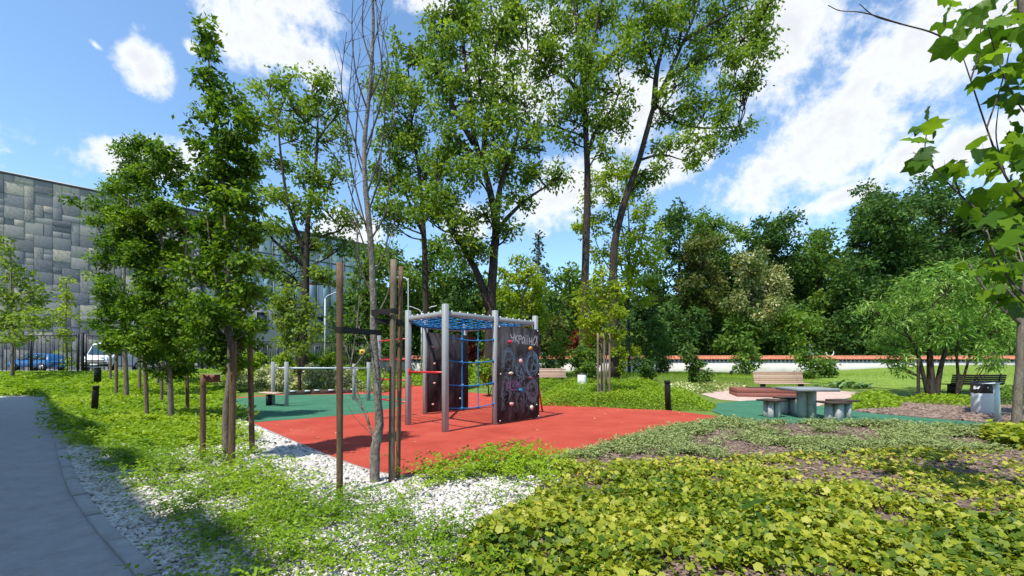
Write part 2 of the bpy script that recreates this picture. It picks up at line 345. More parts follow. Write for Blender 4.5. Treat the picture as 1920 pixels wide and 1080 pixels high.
def seg_dist(poly, x, y, closed=False):
    d = np.full(np.shape(x), 1e9); n = len(poly)
    for i in range(n if closed else n - 1):
        a = np.array(poly[i][:2]); b = np.array(poly[(i + 1) % n][:2]); ab = b - a; L = (ab ** 2).sum() + 1e-12
        t = np.clip(((x - a[0]) * ab[0] + (y - a[1]) * ab[1]) / L, 0, 1)
        d = np.minimum(d, np.hypot(x - a[0] - t * ab[0], y - a[1] - t * ab[1]))
    return d
def rand_in(poly, n):
    p = np.array([q[:2] for q in poly]); lo, hi = p.min(0), p.max(0); out = []
    tot = 0
    while tot < n:
        c = lo + rng.random((n * 2, 2)) * (hi - lo); c = c[inside(poly, c[:, 0], c[:, 1])]; out.append(c); tot += len(c)
        if len(c) == 0: break
    return np.concatenate(out)[:n]

# leaf templates: x along the leaf, y across, z out of the face
T_RHOMB = (np.array([(0, 0, 0), (.45, .27, .05), (1, 0, -.06), (.45, -.27, .05)]), np.array([(0, 1, 2), (0, 2, 3)]))
T_NARROW = (np.array([(0, 0, 0), (.4, .10, .02), (1, 0, -.12), (.4, -.10, .02)]), np.array([(0, 1, 2), (0, 2, 3)]))
T_OVAL = (np.array([(0, 0, 0), (.25, .22, .05), (.65, .24, .04), (1, 0, -.08), (.65, -.24, .04), (.25, -.22, .05), (.5, 0, -.01)]),
          np.array([(0, 6, 1), (1, 6, 2), (2, 6, 3), (3, 6, 4), (4, 6, 5), (5, 6, 0)]))
def lobed(tips, notch, fold=0.06, droop=0.1):
    v = [(0.32, 0, 0.0)]; o = []
    o.append((0.02, 0, 0))
    for i, (a, r) in enumerate(tips):
        o.append((0.32 + r * math.cos(R(a)), r * math.sin(R(a)), -droop * r * r))
        if i < len(tips) - 1:
            b = (a + tips[i + 1][0]) / 2; o.append((0.32 + notch * math.cos(R(b)), notch * math.sin(R(b)), fold))
    v += o; m = len(o)
    return np.array(v), np.array([(0, 1 + i, 1 + (i + 1) % m) for i in range(m)])
T_IVY = lobed([(-152, .40), (-72, .47), (0, .62), (72, .47), (152, .40)], .345, 0.05, 0.22)
T_PLANE = lobed([(-155, .36), (-98, .50), (-48, .60), (0, .70), (48, .60), (98, .50), (155, .36)], .46, 0.05, 0.2)
def scatter(mb, tpl, pos, nor, dire, size, tone=None, wid=None):
    tv, tf = tpl; pos = np.asarray(pos, float); n = len(pos)
    if n == 0: return
    nor = np.asarray(nor, float); nor = nor / (np.linalg.norm(nor, axis=1, keepdims=True) + 1e-9)
    d = dire - (dire * nor).sum(1, keepdims=True) * nor; d /= np.linalg.norm(d, axis=1, keepdims=True) + 1e-9
    s = np.cross(nor, d); size = np.broadcast_to(np.asarray(size, float), (n,))
    w = np.ones(n) if wid is None else wid
    v = pos[:, None, :] + size[:, None, None] * (tv[None, :, 0, None] * d[:, None, :] + (tv[None, :, 1, None] * w[:, None, None]) * s[:, None, :] + tv[None, :, 2, None] * nor[:, None, :])
    m = len(tv); f = (tf[None] + (np.arange(n) * m)[:, None, None]).reshape(-1, 3)
    tone = rng.random(n) if tone is None else tone
    mb.add(v.reshape(-1, 3), tris=f, tone=np.repeat(tone, m))
def rnd_dir(n, up=0.0):
    v = rng.standard_normal((n, 3)); v /= np.linalg.norm(v, axis=1, keepdims=True); v[:, 2] += up
    return v

# ------------------------------------------------------------------ the ground: terrain and sheets
def axis(lo, fine0, fine1, hi, st=1.0):
    return np.array([lo, lo * .6 + fine0 * .4, fine0 - 12] + list(np.arange(fine0, fine1 + .01, st)) + [fine1 + 12, fine1 * .4 + hi * .6, hi])
gx, gy = axis(-600, -80, 90, 600), axis(-400, -20, 70, 1200)
XX, YY = np.meshgrid(gx, gy, indexing='ij'); ZZ = H(XX, YY)
mb = MB(); nx, ny = len(gx), len(gy)
i, j = np.meshgrid(np.arange(nx - 1), np.arange(ny - 1), indexing='ij')
mb.add(np.stack([XX, YY, ZZ], -1).reshape(-1, 3), np.stack([i * ny + j, (i + 1) * ny + j, (i + 1) * ny + j + 1, i * ny + j + 1], -1).reshape(-1, 4))
mb.build('ground', 'grass_ground', smooth=True, kind='structure')
def drape(name, poly, off, mat, thick=0.0, kind='structure', **kw):
    bm = bmesh.new(); vs = [bm.verts.new((p[0], p[1], 0)) for p in poly]; bm.faces.new(vs)
    xs, ys = [p[0] for p in poly], [p[1] for p in poly]
    for y in np.arange(max(14, math.ceil(min(ys))), min(60, max(ys)), 1.0):
        bmesh.ops.bisect_plane(bm, geom=bm.verts[:] + bm.edges[:] + bm.faces[:], plane_co=(0, y, 0), plane_no=(0, 1, 0))
    if max(ys) > 16:
        for x in np.arange(math.ceil(min(xs)), max(xs), 2.0):
            bmesh.ops.bisect_plane(bm, geom=bm.verts[:] + bm.edges[:] + bm.faces[:], plane_co=(x, 0, 0), plane_no=(1, 0, 0))
    bmesh.ops.triangulate(bm, faces=bm.faces[:])
    bmesh.ops.recalc_face_normals(bm, faces=bm.faces[:])
    for v in bm.verts: v.co.z = gz(v.co.x, v.co.y) + off
    for f in bm.faces:
        if f.normal.z < 0: f.normal_flip()
    if thick:
        e = bmesh.ops.extrude_face_region(bm, geom=bm.faces[:])
        dn = [v for v in e['geom'] if isinstance(v, bmesh.types.BMVert)]
        # the copies become the upper face; drop the originals
        for v in bm.verts:
            if v not in dn: v.co.z -= thick
    me = bpy.data.meshes.new(name); bm.to_mesh(me); bm.free(); me.materials.append(M[mat])
    o = bpy.data.objects.new(name, me); C.objects.link(o); return tag(o, kind=kind, **kw)
def gp(*pix): return [tuple(G(*p)) for p in pix]
def curve2(poly, n=4): return [tuple(p) for p in smooth_path([(a, b, 0) for a, b, *_ in poly], n)]

kerb_line = curve2(gp((300, 1082), (210, 990), (152, 915), (126, 850), (108, 800), (92, 760), (84, 744)), 4)
kerb_line = [(1.0, -0.6, 0), (-0.9, 1.35, 0)] + kerb_line
far_edge = gp((84, 742), (0, 743)); fe = far_edge[-1]
path_poly = kerb_line + [tuple(far_edge[0]), tuple(fe), (-60, fe[1] - 2, 0), (-60, -30, 0), (1.6, -30, 0)]
drape('asphalt_path', path_poly, 0.02, 'asphalt')
kerb = empty('kerb', (0, 0, 0)); kerb['kind'] = 'structure'
kl = np.array(kerb_line); seg = np.concatenate([[0], np.cumsum(np.linalg.norm(np.diff(kl[:, :2], axis=0), axis=1))])
def kerb_at(d):
    x, y = np.interp(d, seg, kl[:, 0]), np.interp(d, seg, kl[:, 1]); return np.array((x, y))
prof = [(-.12, -0.03), (-.12, 0.034), (-.11, 0.042), (-.012, 0.042), (0.0, 0.032), (0.0, -0.03)]
d0 = 0.0
while d0 < seg[-1] - .4:
    d1 = min(d0 + 1.0, seg[-1]); rows = []
    jz = random.uniform(-.004, .004)
    for d in np.linspace(d0 + .006, d1 - .006, 4):
        p = kerb_at(d); t = kerb_at(min(d + .15, seg[-1])) - kerb_at(max(d - .15, 0)); t /= np.hypot(*t) + 1e-9; n_ = np.array((t[1], -t[0]))
        rows.append([(p[0] + n_[0] * a_, p[1] + n_[1] * a_, gz(*p) + b_ + jz) for a_, b_ in prof])
    m = 6; i, j = np.meshgrid(np.arange(3), np.arange(m - 1), indexing='ij')
    MB().add(np.array(rows).reshape(-1, 3), np.stack([i * m + j, i * m + j + 1, (i + 1) * m + j + 1, (i + 1) * m + j], -1).reshape(-1, 4), ngons=[list(range(m)), list(range(3 * m, 4 * m))[::-1]]).build('kerb_stone', 'kerb_concrete', kerb)
    d0 = d1

RED = [(470, 795), (560, 835), (640, 868), (700, 888), (760, 897), (830, 890), (900, 870), (1030, 860), (1130, 838), (1220, 811), (1365, 785), (1250, 771), (1170, 768), (1040, 757),
       (1000, 748), (940, 742), (860, 735), (800, 726), (770, 722), (715, 724), (700, 732), (640, 737), (520, 741), (440, 747), (395, 760), (420, 778)]
red_poly = gp(*RED)
drape('red_rubber_floor', red_poly, 0.03, 'rubber_red', 0.05)
drape('green_rubber_floor', gp((476, 794.5), (540, 789.5), (644, 781), (700, 775), (745, 764), (768, 752), (735, 744), (700, 740), (600, 741), (522, 742.5), (441, 748.5), (398, 760), (423, 777)), 0.034, 'rubber_green')
drape('green_rubber_path', gp((1350, 790), (1368, 784), (1335, 772), (1345, 757), (1400, 752), (1450, 750), (1530, 762), (1620, 775), (1700, 782), (1850, 795), (1945, 802), (1945, 814), (1850, 804), (1700, 798), (1500, 795), (1400, 795)), 0.022, 'rubber_green')
drape('pink_paving', gp((1315, 740), (1340, 730), (1400, 727), (1500, 730), (1615, 736), (1600, 745), (1560, 753), (1530, 764), (1450, 752), (1400, 754), (1350, 750)), 0.016, 'paving_pink')
mb = MB()                                              # the edge strip between rubber and gravel
el = np.array(red_poly[:11]); el = np.array(curve2(red_poly[:11], 3))
tn = np.gradient(el, axis=0); tn /= np.linalg.norm(tn, axis=1, keepdims=True); side = np.stack([tn[:, 1], -tn[:, 0], tn[:, 2] * 0], 1)
prof = [(-.012, -.03), (-.012, .038), (.038, .038), (.038, -.03)]
vv = np.array([[el[i] + side[i] * a + np.array([0, 0, b]) for a, b in prof] for i in range(len(el))]); k, m = len(el), 4
i, j = np.meshgrid(np.arange(k - 1), np.arange(m - 1), indexing='ij')
mb.add(vv.reshape(-1, 3), np.stack([i * m + j, i * m + j + 1, (i + 1) * m + j + 1, (i + 1) * m + j], -1).reshape(-1, 4))
mb.build('edging_strip', 'rubber_edge', kind='structure')

cover_poly = [p for p in kerb_line[2:]] + gp((0, 741)) + [(-46, fe[1] + 1, 0), (-46, 27, 0), (-30, 27, 0), (-20, 26, 0)] + gp((440, 728), (395, 759), (420, 777), (468, 797), (560, 838), (640, 871), (700, 891), (760, 899), (830, 893), (900, 874), (1030, 864), (1040, 900), (960, 965), (870, 1010), (850, 1085)) + [(0.2, 2.2, 0), (0.6, -0.6, 0)]
gravel_poly = [p for p in kerb_line[2:18]] + gp((380, 765), (420, 777), (468, 797), (560, 838), (640, 871), (700, 891), (760, 900), (830, 893), (900, 874), (1030, 864), (1080, 900), (1000, 980), (930, 1060)) + [(0.4, 2.2, 0), (0.8, -0.6, 0)]
drape('pebble_bed', gravel_poly, 0.008, 'pebble_base')
mulch_poly = gp((1030, 863), (1130, 840), (1220, 813), (1365, 787), (1500, 797), (1700, 800), (1850, 806), (1945, 816)) + [(13, 8, 0), (13, 1, 0), (0.8, 0.6, 0)] + gp((930, 1060), (1000, 980), (1080, 900))
drape('mulch_bed', mulch_poly, 0.012, 'mulch')
drape('mulch_bed_by_willow', gp((1600, 772), (1680, 780), (1840, 793), (1945, 800), (1945, 748), (1850, 745), (1700, 752), (1640, 757)), 0.010, 'mulch')
lawn_poly = [(18, 24, 0), (20, 21, 0), (26, 20.5, 0), (34, 21, 0), (70, 30, 0), (75, 43.7, 0), (12, 43.7, 0), (12, 30, 0)]
drape('lawn', lawn_poly, 0.03, 'lawn')
road_poly = [(-90, 32.5, 0), (-30, 32.0, 0), (-22, 39, 0), (-12, 43, 0), (-14, 60, 0), (-34, 52, 0), (-62, 29, 0), (-90, 29, 0)]
drape('service_road', [(-95, 31, 0), (-34, 31, 0), (-24, 38, 0), (-16, 42, 0), (-19, 62, 0), (-62, 36, 0), (-95, 34, 0)], 0.03, 'road_asphalt')

# ------------------------------------------------------------------ the museum-like building: stone cladding and glass
B0 = Vector((-50.4, 42.0, 0)); bd = Vector((0.734, 0.679, 0)); bd.normalize(); bn = Vector((bd.y, -bd.x, 0))
brz = math.atan2(bd.y, bd.x); BZ0, BZ1 = 0.6, 20.7
bld = empty('stone_clad_building', (B0.x, B0.y, 0), brz, 'long grey building clad in patchwork stone panels behind the fence', 'building')
T0, T1, T2 = -9.0, 16.3, 38.0
MB().box(((T0 + T1) / 2, 7.0, (BZ0 + BZ1) / 2 - .3), (T1 - T0, 13.6, BZ1 - BZ0)).build('wall', 'stone_joint', bld)
MB().box(((T1 + T2) / 2, 7.3, (BZ0 + BZ1) / 2 - .6), (T2 - T1 - .02, 13.4, BZ1 - BZ0 - .6)).build('rear_wall', 'facade_render', bld)
MB().box(((T0 + T2) / 2, 7.02, BZ1 - .08), (T2 - T0 + .1, 14.1, .16)).build('roof', 'metal_trim', bld)
cw, ch = 0.66, 0.62
nc, nr = int((T1 - T0) / cw), int((BZ1 - .2 - BZ0) / ch)
occ = np.zeros((nc, nr), bool)
panel_me = MB().box((0, 0, 0), (1, 1, 1), bev=0.0).mesh('stone_panel', M['stone_panel'])
shapes = [(2, 2), (2, 1), (1, 2), (2, 2), (1, 1), (2, 2), (1, 1), (1, 2)]
np_ = 0; rest = MB()
for b in range(nr):
    for a in range(nc):
        if occ[a, b]: continue
        random.shuffle(shapes)
        for w, h in shapes + [(1, 1)]:
            if a + w <= nc and b + h <= nr and not occ[a:a + w, b:b + h].any(): break
        occ[a:a + w, b:b + h] = True
        th = .10 + random.random() * .07; lc = (T0 + (a + w / 2) * cw, .2 - th / 2, BZ0 + (b + h / 2) * ch); dm = (w * cw - .025, th, h * ch - .025)
        if -.8 < lc[0] < 9.5 and np_ < 300 and lc[2] > 1.0:
            o = bpy.data.objects.new('stone_panel', panel_me); C.objects.link(o); o.parent = bld
            o.location = lc; o.scale = dm; np_ += 1
        else: rest.box(lc, dm)
rest.build('stone_panels', 'stone_panel', bld, kind='stuff')
gl_me = MB().box((0, 0, 0), (1.86, .06, 1)).mesh('glass_panel', M['facade_glass'])
for k in range(11):
    for z, hh in ((18.6, 3.6), (15.1, 3.2), (11.8, 3.2)):
        o = bpy.data.objects.new('glass_panel', gl_me); C.objects.link(o); o.parent = bld
        o.location = (T1 + 1 + k * 1.95, .50 - (.12 if z > 17 else 0), z); o.scale = (1, 1, hh - .08)
    MB().box((T1 + .03 + k * 1.95, .34, 15.2), (.09, .16, 10.2)).build('mullion', 'metal_trim', bld)
wf_me = MB().box((0, 0, 1.3), (1.3, .1, .1)).box((0, 0, -1.3), (1.3, .1, .1)).box((-.65, 0, 0), (.1, .1, 2.7)).box((.65, 0, 0), (.1, .1, 2.7)).mesh('window', M['metal_trim'])
wp_me = MB().box((0, .03, 0), (1.2, .03, 2.5)).mesh('pane', M['window_glass'])
for k in range(8):
    for z in (3.0, 7.4):
        o = bpy.data.objects.new('window', wf_me); C.objects.link(o); o.parent = bld; o.location = (T1 + 1.6 + k * 2.5, .54, z)
        p = bpy.data.objects.new('pane', wp_me); C.objects.link(p); p.parent = o

# unseen building behind and to the left, placed to shade the path
kd = Vector((-.756, .654, 0)); kn = Vector((.654, .756, 0))
sb0 = Vector((-2.5, 3.0, 0)) - kn * 7.75
SBH = 14.0
sh = empty('unseen_shade_building', (sb0.x, sb0.y, 0), math.atan2(kd.y, kd.x), 'plain white building out of view, placed to shade the asphalt path', 'building')
MB().box((-1, 6, SBH / 2), (50, 12, SBH)).build('wall', 'facade_white', sh)  # wall kept white to bounce light onto the shaded path
mb = MB(); x_ = -25.5
while x_ < 23:
    w_ = random.uniform(.8, 3.0); h_ = random.choice((.15, .3, .5, .8)); mb.box((x_ + w_ / 2, .45, SBH + h_ / 2), (w_ * random.uniform(.5, 1), .7, h_)); x_ += w_
mb.build('shadow_edge_blocks', 'facade_render', sh)  # blocks added along the roof edge to break up its straight shadow line
for k in range(10):
    for f in range(4):
        w = MB().box((-22 + k * 4, -.02, 2 + f * 3.3), (1.8, .12, 1.9)).build('window', 'metal_trim', sh)
        MB().box((-22 + k * 4, -.05, 2 + f * 3.3), (1.6, .12, 1.7)).build('pane', 'window_glass', w)

# ------------------------------------------------------------------ fences, cemetery wall
def fence(p0, p1, zoff, height, pitch, name, label, bar=.045):
    a, b = Vector(p0), Vector(p1); d = b - a; L = d.length; rz = math.atan2(d.y, d.x)
    z = gz(*((a + b) / 2)[:2]) + zoff
    r = empty(name, (a.x, a.y, z), rz, label, 'fence', 'black metal fences round the grounds')
    MB().box((L / 2, 0, height - .05), (L, .05, .06)).build('top_rail', 'black_paint', r)
    MB().box((L / 2, 0, .12), (L, .05, .06)).build('bottom_rail', 'black_paint', r)
    me = MB().box((0, 0, height / 2 - .0), (bar, .025, height - .12)).mesh('bar', M['black_paint'])
    for k in range(1, int(L / pitch)):
        o = bpy.data.objects.new('bar', me); C.objects.link(o); o.parent = r; o.location = (k * pitch, 0, 0.03)
    pm = MB().box((0, 0, height / 2), (.09, .09, height + .1)).mesh('post', M['black_paint'])
    npost = max(1, round(L / 3.4))
    for k in range(npost + 1):
        o = bpy.data.objects.new('post', pm); C.objects.link(o); o.parent = r; o.location = (L * k / npost, .06, 0)
    return r
fence((-44, 28, 0), (-28.55, 28, 0), 0, 2.55, .285, 'metal_fence', 'black vertical bar fence in front of the parked blue car')
fence((-28.0, 28.05, 0), (-20.6, 34.8, 0), 0, 2.5, .285, 'metal_fence', 'black vertical bar fence running from the gate post past the white van')
f3 = fence((-20.4, 34.9, 0), (-12.0, 37.8, 0), .0, 2.5, .19, 'metal_fence', 'black close barred fence behind the white flowering shrubs')
MB().box((-28.28, 28.02, 1.0 + 1.28), (.12, .12, 2.56)).build('gate_post', 'black_paint', label='black square gate post between two stretches of fence', category=None) if False else None
gpst = MB().box((0, 0, 1.3), (.13, .13, 2.7), bev=.01).build('gate_post', 'black_paint', loc=(-28.28, 28.1, 1.0))
tag(gpst, 'single black square gate post between two stretches of bar fence', 'post')
sg = empty('warning_sign', (-.3477 * 37.0, 36.6, 0), 0, 'small yellow warning sign hung on the black fence', 'sign')
sg.location = Pt(679, 660, 37.35)
MB().box((0, 0, 0), (.46, .02, .42), bev=.004).build('plate', 'sign_yellow', sg)
MB().box((0, -.014, .02), (.2, .006, .13)).box((-.06, -.014, -.07), (.05, .006, .05)).box((.06, -.014, -.07), (.05, .006, .05)).build('pictogram', 'black_paint', sg)

WY = 44.0
wall = empty('cemetery_wall', (0, WY, 0), 0, 'long low white plastered wall with red tiled coping', 'wall')
wx0, wx1 = -14.6, 62.0
MB().box(((wx0 + wx1) / 2, 0, .95), (wx1 - wx0, .4, 2.3)).build('wall_body', 'white_plaster', wall)
mb = MB(); p = []
for x in np.arange(wx0, wx1, .28):                       # barrel tiles, both slopes
    for sgn in (-1, 1):
        a = np.array([(x + .14 * (1 - math.cos(t)), sgn * y, z + .05 * math.sin(t)) for y, z in ((0.02, 2.44), (.40, 2.10)) for t in np.linspace(0, math.pi, 5)])
        q = [(i, i + 1, i + 6, i + 5) for i in range(4)]
        mb.add(a, [t[::-1] if sgn > 0 else t for t in q])
mb.build('roof_tiles', 'roof_tile', wall, kind='stuff', smooth=True)
MB().box(((wx0 + wx1) / 2, 0, 2.12), (wx1 - wx0, .62, .03)).box(((wx0 + wx1) / 2, 0, 2.27), (wx1 - wx0, .3, .27)).tube([(wx0, 0, 2.46), (wx1, 0, 2.46)], .06, 8).build('coping', 'roof_tile', wall)
mb = MB()
for x in np.arange(wx0, wx1, .42): mb.box((x, -.245, 1.99), (.19, .09, .2))
mb.build('dentil_course', 'stone_joint', wall, kind='stuff')

# ------------------------------------------------------------------ climbing frame
Bp = np.array((-1.477, 9.45)); eu = np.array((-.70, .714)); ev = np.array((.677, .736)); SP = 1.56
def fr(a, b): q = Bp + eu * SP * a + ev * SP * b; return (float(q[0]), float(q[1]))
frz = math.atan2(ev[1], ev[0])
cf = empty('climbing_frame', (Bp[0], Bp[1], 0.03), 0, 'grey steel climbing frame with blue rope nets, chalked dark boards and red rungs', 'climbing frame')
def loc(a, b, z=0): x, y = fr(a, b); return (x - Bp[0], y - Bp[1], z)
posts = {'B': (0, 0, 2.83), 'A': (1, 0, 2.83), 'G': (2, 0, 2.35), 'C': (0, 1, 2.83), 'D': (0, 2, 2.83), 'E': (2, 1, 2.83), 'F': (2, 2, 2.83)}
for kx, (a, b, h) in posts.items():
    o = MB().box((0, 0, h / 2), (.118, .118, h), bev=.008).build('post', 'steel_grey', cf, loc=loc(a, b)); o.rotation_euler.z = frz
ring = [(1, 0), (0, 0), (0, 1), (0, 2), (2, 2), (2, 1)]
def bar(p, q, r, name, mat, n=8):
    return MB().tube([p, q], r, n).build(name, mat, cf, smooth=n > 4)
def beam(p, q, w, h, name, mat):
    p, q = Vector(p), Vector(q); d = q - p
    o = MB().box((0, 0, 0), (d.length, w, h), bev=.006).build(name, mat, cf, loc=(p + q) / 2); o.rotation_euler.z = math.atan2(d.y, d.x); return o
for k in range(6):
    (a, b), (c, d) = ring[k], ring[(k + 1) % 6]
    beam(loc(a, b, 2.62), loc(c, d, 2.62), .06, .11, 'top_rail', 'steel_grey')
    mb = MB(); L = np.linspace(.12, .88, 6)
    for t in L:
        p = np.array(loc(a, b, 2.685)) * (1 - t) + np.array(loc(c, d, 2.685)) * t
        mb.lathe([(.010, -.03), (.019, -.012), (.019, .012), (.008, .02)], p, 8)
    mb.build('rail_caps', 'connector', cf, smooth=True, kind='stuff')
# ring ropes: net lines in both directions, clipped by the ring, sagging
ringp = [np.array(loc(a, b)[:2]) for a, b in ring]
def clip_line(o, d):
    ts = []
    for k in range(6):
        p, q = ringp[k], ringp[(k + 1) % 6]; e = q - p; den = d[0] * e[1] - d[1] * e[0]
        if abs(den) < 1e-6: continue
        t = ((p - o)[0] * e[1] - (p - o)[1] * e[0]) / den; s_ = ((p - o)[0] * d[1] - (p - o)[1] * d[0]) / den
        if -1e-6 <= s_ <= 1 + 1e-6: ts.append(t)
    return (min(ts), max(ts)) if len(ts) >= 2 and max(ts) - min(ts) > .3 else None
cen = np.mean(ringp, 0)
def sag(p): return 2.60 - .13 * math.exp(-((p[0] - cen[0]) ** 2 + (p[1] - cen[1]) ** 2) / 1.6)
knots = MB()
for dvec, ovec in ((eu, ev), (ev, eu)):
    for s_ in np.arange(.14, 2 * SP, .27):
        o = ovec * s_; r = clip_line(o, dvec)
        if not r: continue
        pts = [o + dvec * t for t in np.linspace(r[0], r[1], 12)]
        MB().tube([(p[0], p[1], sag(p)) for p in pts], .013, 5, False).build('rope', 'rope_blue', cf, smooth=True)
        if dvec is eu:
            for t in np.arange(r[0] + .14, r[1], .27):
                p = o + dvec * t; knots.lathe([(.01, -.026), (.026, 0), (.01, .026)], (p[0], p[1], sag(p)), 6)
knots.build('knots', 'rope_blue', cf, smooth=True, kind='stuff')
hk = MB()
for z in (.52, 1.04, 1.58, 2.10):                          # hanging net between the two front posts
    p, q = np.array(loc(0, .03, z)), np.array(loc(0, .97, z))
    MB().tube([p * (1 - t) + q * t - np.array([0, 0, .05 * math.sin(math.pi * t)]) for t in np.linspace(0, 1, 7)], .013, 5, False).build('rope', 'rope_blue', cf, smooth=True)
    for t in (.30, .64): hk.lathe([(.012, -.04), (.03, -.02), (.03, .02), (.012, .04)], p * (1 - t) + q * t - np.array([0, 0, .04]), 8)
    for e in (p, q): hk.lathe([(.012, -.05), (.034, -.03), (.034, .03), (.012, .05)], e, 8)
hk.build('rope_clamps', 'rope_blue', cf, smooth=True, kind='stuff')
for t in (.30, .64): MB().tube([loc(0, .03 + .94 * t, .45), loc(0, .03 + .94 * t, 1.4), loc(0, .03 + .94 * t, 2.52)], .014, 5, False).build('rope', 'rope_blue', cf, smooth=True)
for z in (.55, 1.09, 1.62, 2.13): bar(loc(1.0, 0, z), loc(2.0, 0, z), .021, 'rung', 'red_paint')
bar(loc(0, 0, 1.31), loc(1, 0, 1.31), .024, 'turning_bar', 'red_paint')
o = MB().box((0, 0, 1.31), (.07, .135, .17), bev=.01).build('bar_clamp', 'red_paint', cf, loc=loc(1, 0)); o.rotation_euler.z = frz
base = G(1017, 773); top = np.array(loc(.12, 2.02, 2.35)); bl = np.array((base.x - Bp[0], base.y - Bp[1], 0))
off = np.array([*(eu * .95), 0])
bar(bl, top, .026, 'slanted_pole', 'red_paint'); bar(bl + off, top + off, .026, 'slanted_pole', 'red_paint')
for t in (.2, .4, .6, .8): bar(bl * (1 - t) + top * t, (bl + off) * (1 - t) + (top + off) * t, .018, 'ladder_rung', 'red_paint')
# boards
PW, PH = SP + .06, 2.40
def board(a0, b0, nside, name, label):
    """board from post (a0,b0) along v; nside = -1 sits on the -u face"""
    x, y, _ = loc(a0, b0); o = MB().box((PW / 2 + .02, 0, PH / 2 + .05), (PW, .03, PH), bev=.004).build(name, 'climbing_board', cf)
    sh_ = eu * nside * .077; o.location = (x + sh_[0], y + sh_[1], 0); o.rotation_euler.z = frz; o['label'] = label; return o
cb = board(0, 1, -1, 'chalk_board', 'dark climbing board covered with coloured chalk writing and holds')
rb = board(2, 1, -1, 'climbing_board', 'plain dark climbing board with small pale holds')
def zb(x, y):                               # measured on the enlarged board
    t = (x - 20) / 440.0; yt, yb = 60 + t * 45, 1065 - t * 70
    u = t / (1.12 - .12 * t) * (PW) + .02; v = (yb - y) / (yb - yt) * PH + .05
    return u, v
def stroke(mb, pts, w=.013):
    w *= 1.7
    pts = [zb(*p) for p in pts]
    for (u0, v0), (u1, v1) in zip(pts[:-1], pts[1:]):
        d = np.array((u1 - u0, v1 - v0)); L = np.hypot(*d) + 1e-6; nv = np.array((-d[1], d[0])) / L * w / 2
        e = d / L * w * .3
        q = [(u0 - e[0] - nv[0], v0 - e[1] - nv[1]), (u1 + e[0] - nv[0], v1 + e[1] - nv[1]), (u1 + e[0] + nv[0], v1 + e[1] + nv[1]), (u0 - e[0] + nv[0], v0 - e[1] + nv[1])]
        dz = -.0165 - random.random() * .0015
        mb.add([(a, dz, b) for a, b in q], [(0, 1, 2, 3)])
wmb = MB()
for st in ([(153, 150), (166, 188), (188, 180)], [(192, 145), (186, 205), (168, 226), (158, 215)], [(202, 160), (203, 228)], [(228, 158), (205, 195), (232, 230)],
           [(242, 165), (240, 246)], [(240, 172), (258, 162), (268, 178), (262, 198), (242, 200)], [(304, 188), (286, 180), (273, 206), (277, 244), (294, 236), (304, 188), (307, 252)],
           [(328, 188), (328, 252)], [(316, 164), (317, 170)], [(336, 166), (337, 172)], [(352, 186), (352, 252)], [(378, 190), (379, 262)], [(352, 222), (378, 224)],
           [(432, 200), (418, 168), (404, 196), (392, 218), (391, 254), (408, 262), (428, 218), (433, 172), (434, 270)]): stroke(wmb, st, .017)
wmb.build('chalk_word', 'chalk_white', cb)
bmb = MB()
for st in ([(238, 482), (222, 495), (214, 530), (222, 572), (242, 574)], [(216, 530), (238, 526)], [(252, 578), (266, 500), (286, 576)], [(257, 548), (281, 548)],
           [(368, 545), (385, 465)], [(372, 470), (410, 440), (432, 480), (425, 520), (395, 530), (384, 515)]): stroke(bmb, st, .016)
def loops(mb, cx, cy, rx, ry, n, w=.006, a0=0, a1=360):
    for _ in range(n):
        jx, jy = random.uniform(-.16, .16) * rx, random.uniform(-.16, .16) * ry; kx, ky = rx * random.uniform(.75, 1.1), ry * random.uniform(.75, 1.1)
        stroke(mb, [(cx + jx + kx * (math.cos(R(a)) + random.uniform(-.16, .16)), cy + jy - ky * (math.sin(R(a)) + random.uniform(-.12, .12))) for a in np.linspace(a0 + random.uniform(-40, 40), a1 + random.uniform(-40, 40), 13)], w)
loops(bmb, 130, 430, 62, 130, 7, .008, -20, 200); loops(bmb, 262, 520, 50, 85, 5, .007, -10, 190); loops(bmb, 385, 470, 62, 120, 9, .008, -30, 220); loops(bmb, 420, 420, 26, 60, 5, .007)
bmb.build('chalk_drawing', 'chalk_blue', cb, kind='stuff')
vmb = MB()
for st in ([(106, 715), (113, 645), (131, 692), (149, 640), (156, 708)], [(176, 650), (178, 692), (205, 640), (206, 694)], [(216, 690), (229, 640), (242, 680)], [(220, 670), (238, 668)]): stroke(vmb, st, .016)
loops(vmb, 180, 680, 80, 50, 5, .005); vmb.build('chalk_drawing', 'chalk_violet', cb, kind='stuff')
gmb = MB(); bmb2 = MB()
loops(gmb, 380, 730, 62, 100, 12, .008); loops(gmb, 105, 760, 50, 190, 7, .007, -20, 200); loops(gmb, 260, 830, 45, 110, 7, .007, 0, 180); loops(gmb, 300, 640, 120, 60, 5, .006)
for _ in range(170):
    x, y = random.uniform(50, 430), random.uniform(320, 880); pts = [(x, y)]
    for _k in range(random.randint(2, 6)): pts.append((min(445, max(40, pts[-1][0] + random.uniform(-22, 22))), pts[-1][1] + random.uniform(-25, 45)))
    stroke(gmb if random.random() < .6 else bmb2, pts, .006)
bmb2.build('chalk_drawing', 'chalk_blue', cb, kind='stuff')
gmb.build('chalk_drawing', 'chalk_grey', cb, kind='stuff')
